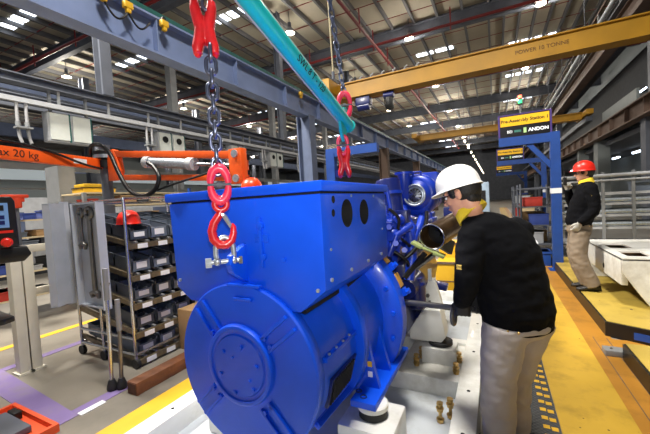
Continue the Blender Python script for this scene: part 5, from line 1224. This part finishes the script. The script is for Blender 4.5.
# racks and clutter down the line on the right
for n, (x, y) in enumerate(((1.0, 10.0), (1.0, 13.2), (1.3, 17.8))):
    t = thing('parts_trolley', ['parts trolley between the blue frames, nearest of three', 'parts trolley under the second station sign', 'parts trolley farthest down the line'][n], 'trolley', (x, y, 0), 'parts trolleys down the line')
    for xx in (x - .45, x + .45):
        for yy in (y - .6, y + .6): put('post', MB().cyl((xx, yy, .08), (xx, yy, 1.75), .025), DGREY, t); put('wheel', MB().cyl((xx - .02, yy, .06), (xx + .02, yy, .06), .06), BLACK, t)
    for z in (.3, .75, 1.2, 1.65): put('shelf', MB().box(x - .47, x + .47, y - .62, y + .62, z - .03, z), DGREY, t)
    for k in range(9):
        z = (.3, .75, 1.2)[k // 3]; yy = y - .4 + .4 * (k % 3); xx = x - .2 + .12 * (k % 2); ci = random.randrange(7); h = random.uniform(.15, .33)
        b = thing('storage_box', '%s box on the %s shelf of the %s trolley, %s from the camera' % (bxn[ci], ('lower', 'middle', 'upper')[k // 3], ('near', 'second', 'far')[n], ('first', 'second', 'third')[k % 3]), 'box', (xx, yy, z), 'boxes on the trolleys')
        put('body', MB().box(xx - .2, xx + .2, yy - .15, yy + .15, z, z + h), BXC[ci], b, bevel=.01); put('rim', MB().box(xx - .21, xx + .21, yy - .16, yy + .16, z + h - .025, z + h), BXC[ci], b)
for n in range(5):
    y = 13 + n * 5.5; x = -1.1
    t = thing('engine_on_line', 'distant blue engine on the assembly line, %s beyond the generator' % ORD[n].replace('nearest', 'first'), 'engine', (x, y, 0), 'engines down the line')
    put('block', MB().box(x - .5, x + .5, y - 1, y + 1, .5, 1.2), DBLUE, t, bevel=.05); put('head', MB().box(x - .35, x + .35, y - .8, y + .8, 1.2, 1.5), BLUE2, t, bevel=.05); put('stand', MB().box(x - .6, x + .6, y - 1.1, y + 1.1, 0, .5), LGREY, t, bevel=.02); put('air_intake', MB().cyl((x + .2, y - .9, 1.55), (x + .2, y + .2, 1.55), .14), BLUE2, t)
t = thing('access_steps', 'yellow access steps seen between the generator and the man in white helmet', 'steps', (-.5, 5.8, 0))
put('step', MB().box(-.86, -.16, 5.32, 5.75, 0, .56), YELLOW, t, bevel=.006); put('step', MB().box(-.86, -.16, 5.75, 6.2, 0, .80), YELLOW, t, bevel=.006)
put('tread_edge', MB().box(-.87, -.15, 5.31, 5.34, .53, .562), BROWN, t); put('tread_edge', MB().box(-.87, -.15, 5.74, 5.77, .77, .802), BROWN, t); put('kick_line', MB().box(-.86, -.16, 5.315, 5.322, .26, .275), BROWN, t)
t = thing('pale_machine', 'pale blue grey machine housing seen behind the white helmet', 'machine', (-.25, 9, 0))
put('body', MB().box(-.42, -.12, 8.8, 9.3, .9, 1.85), mat('pale_blue_panel', (150, 170, 190), .5), t, bevel=.03); put('window', MB().box(-.36, -.2, 8.79, 8.81, 1.3, 1.65), BLACKP, t); put('stand', MB().box(-.36, -.18, 8.9, 9.2, 0, .9), DGREY, t)
for i, (x, y) in enumerate(((.62, 8.95), (.30, 9.7), (.80, 8.35))):
    t = thing('parts_crate', ['white crate stacked by the walkway behind the man in red helmet', 'grey crate by the walkway beyond the white one', 'blue crate on the floor at the foot of the blue post'][i], 'crate', (x, y, 0), 'crates by the walkway')
    m = (LABELW, GREY, BLUE2)[i]
    put('shell', MB().box(x - .18, x + .18, y - .22, y + .22, .0, (.42, .7, .3)[i]), m, t, bevel=.015); put('rim', MB().box(x - .2, x + .2, y - .24, y + .24, (.38, .66, .26)[i], (.42, .7, .3)[i]), m, t)
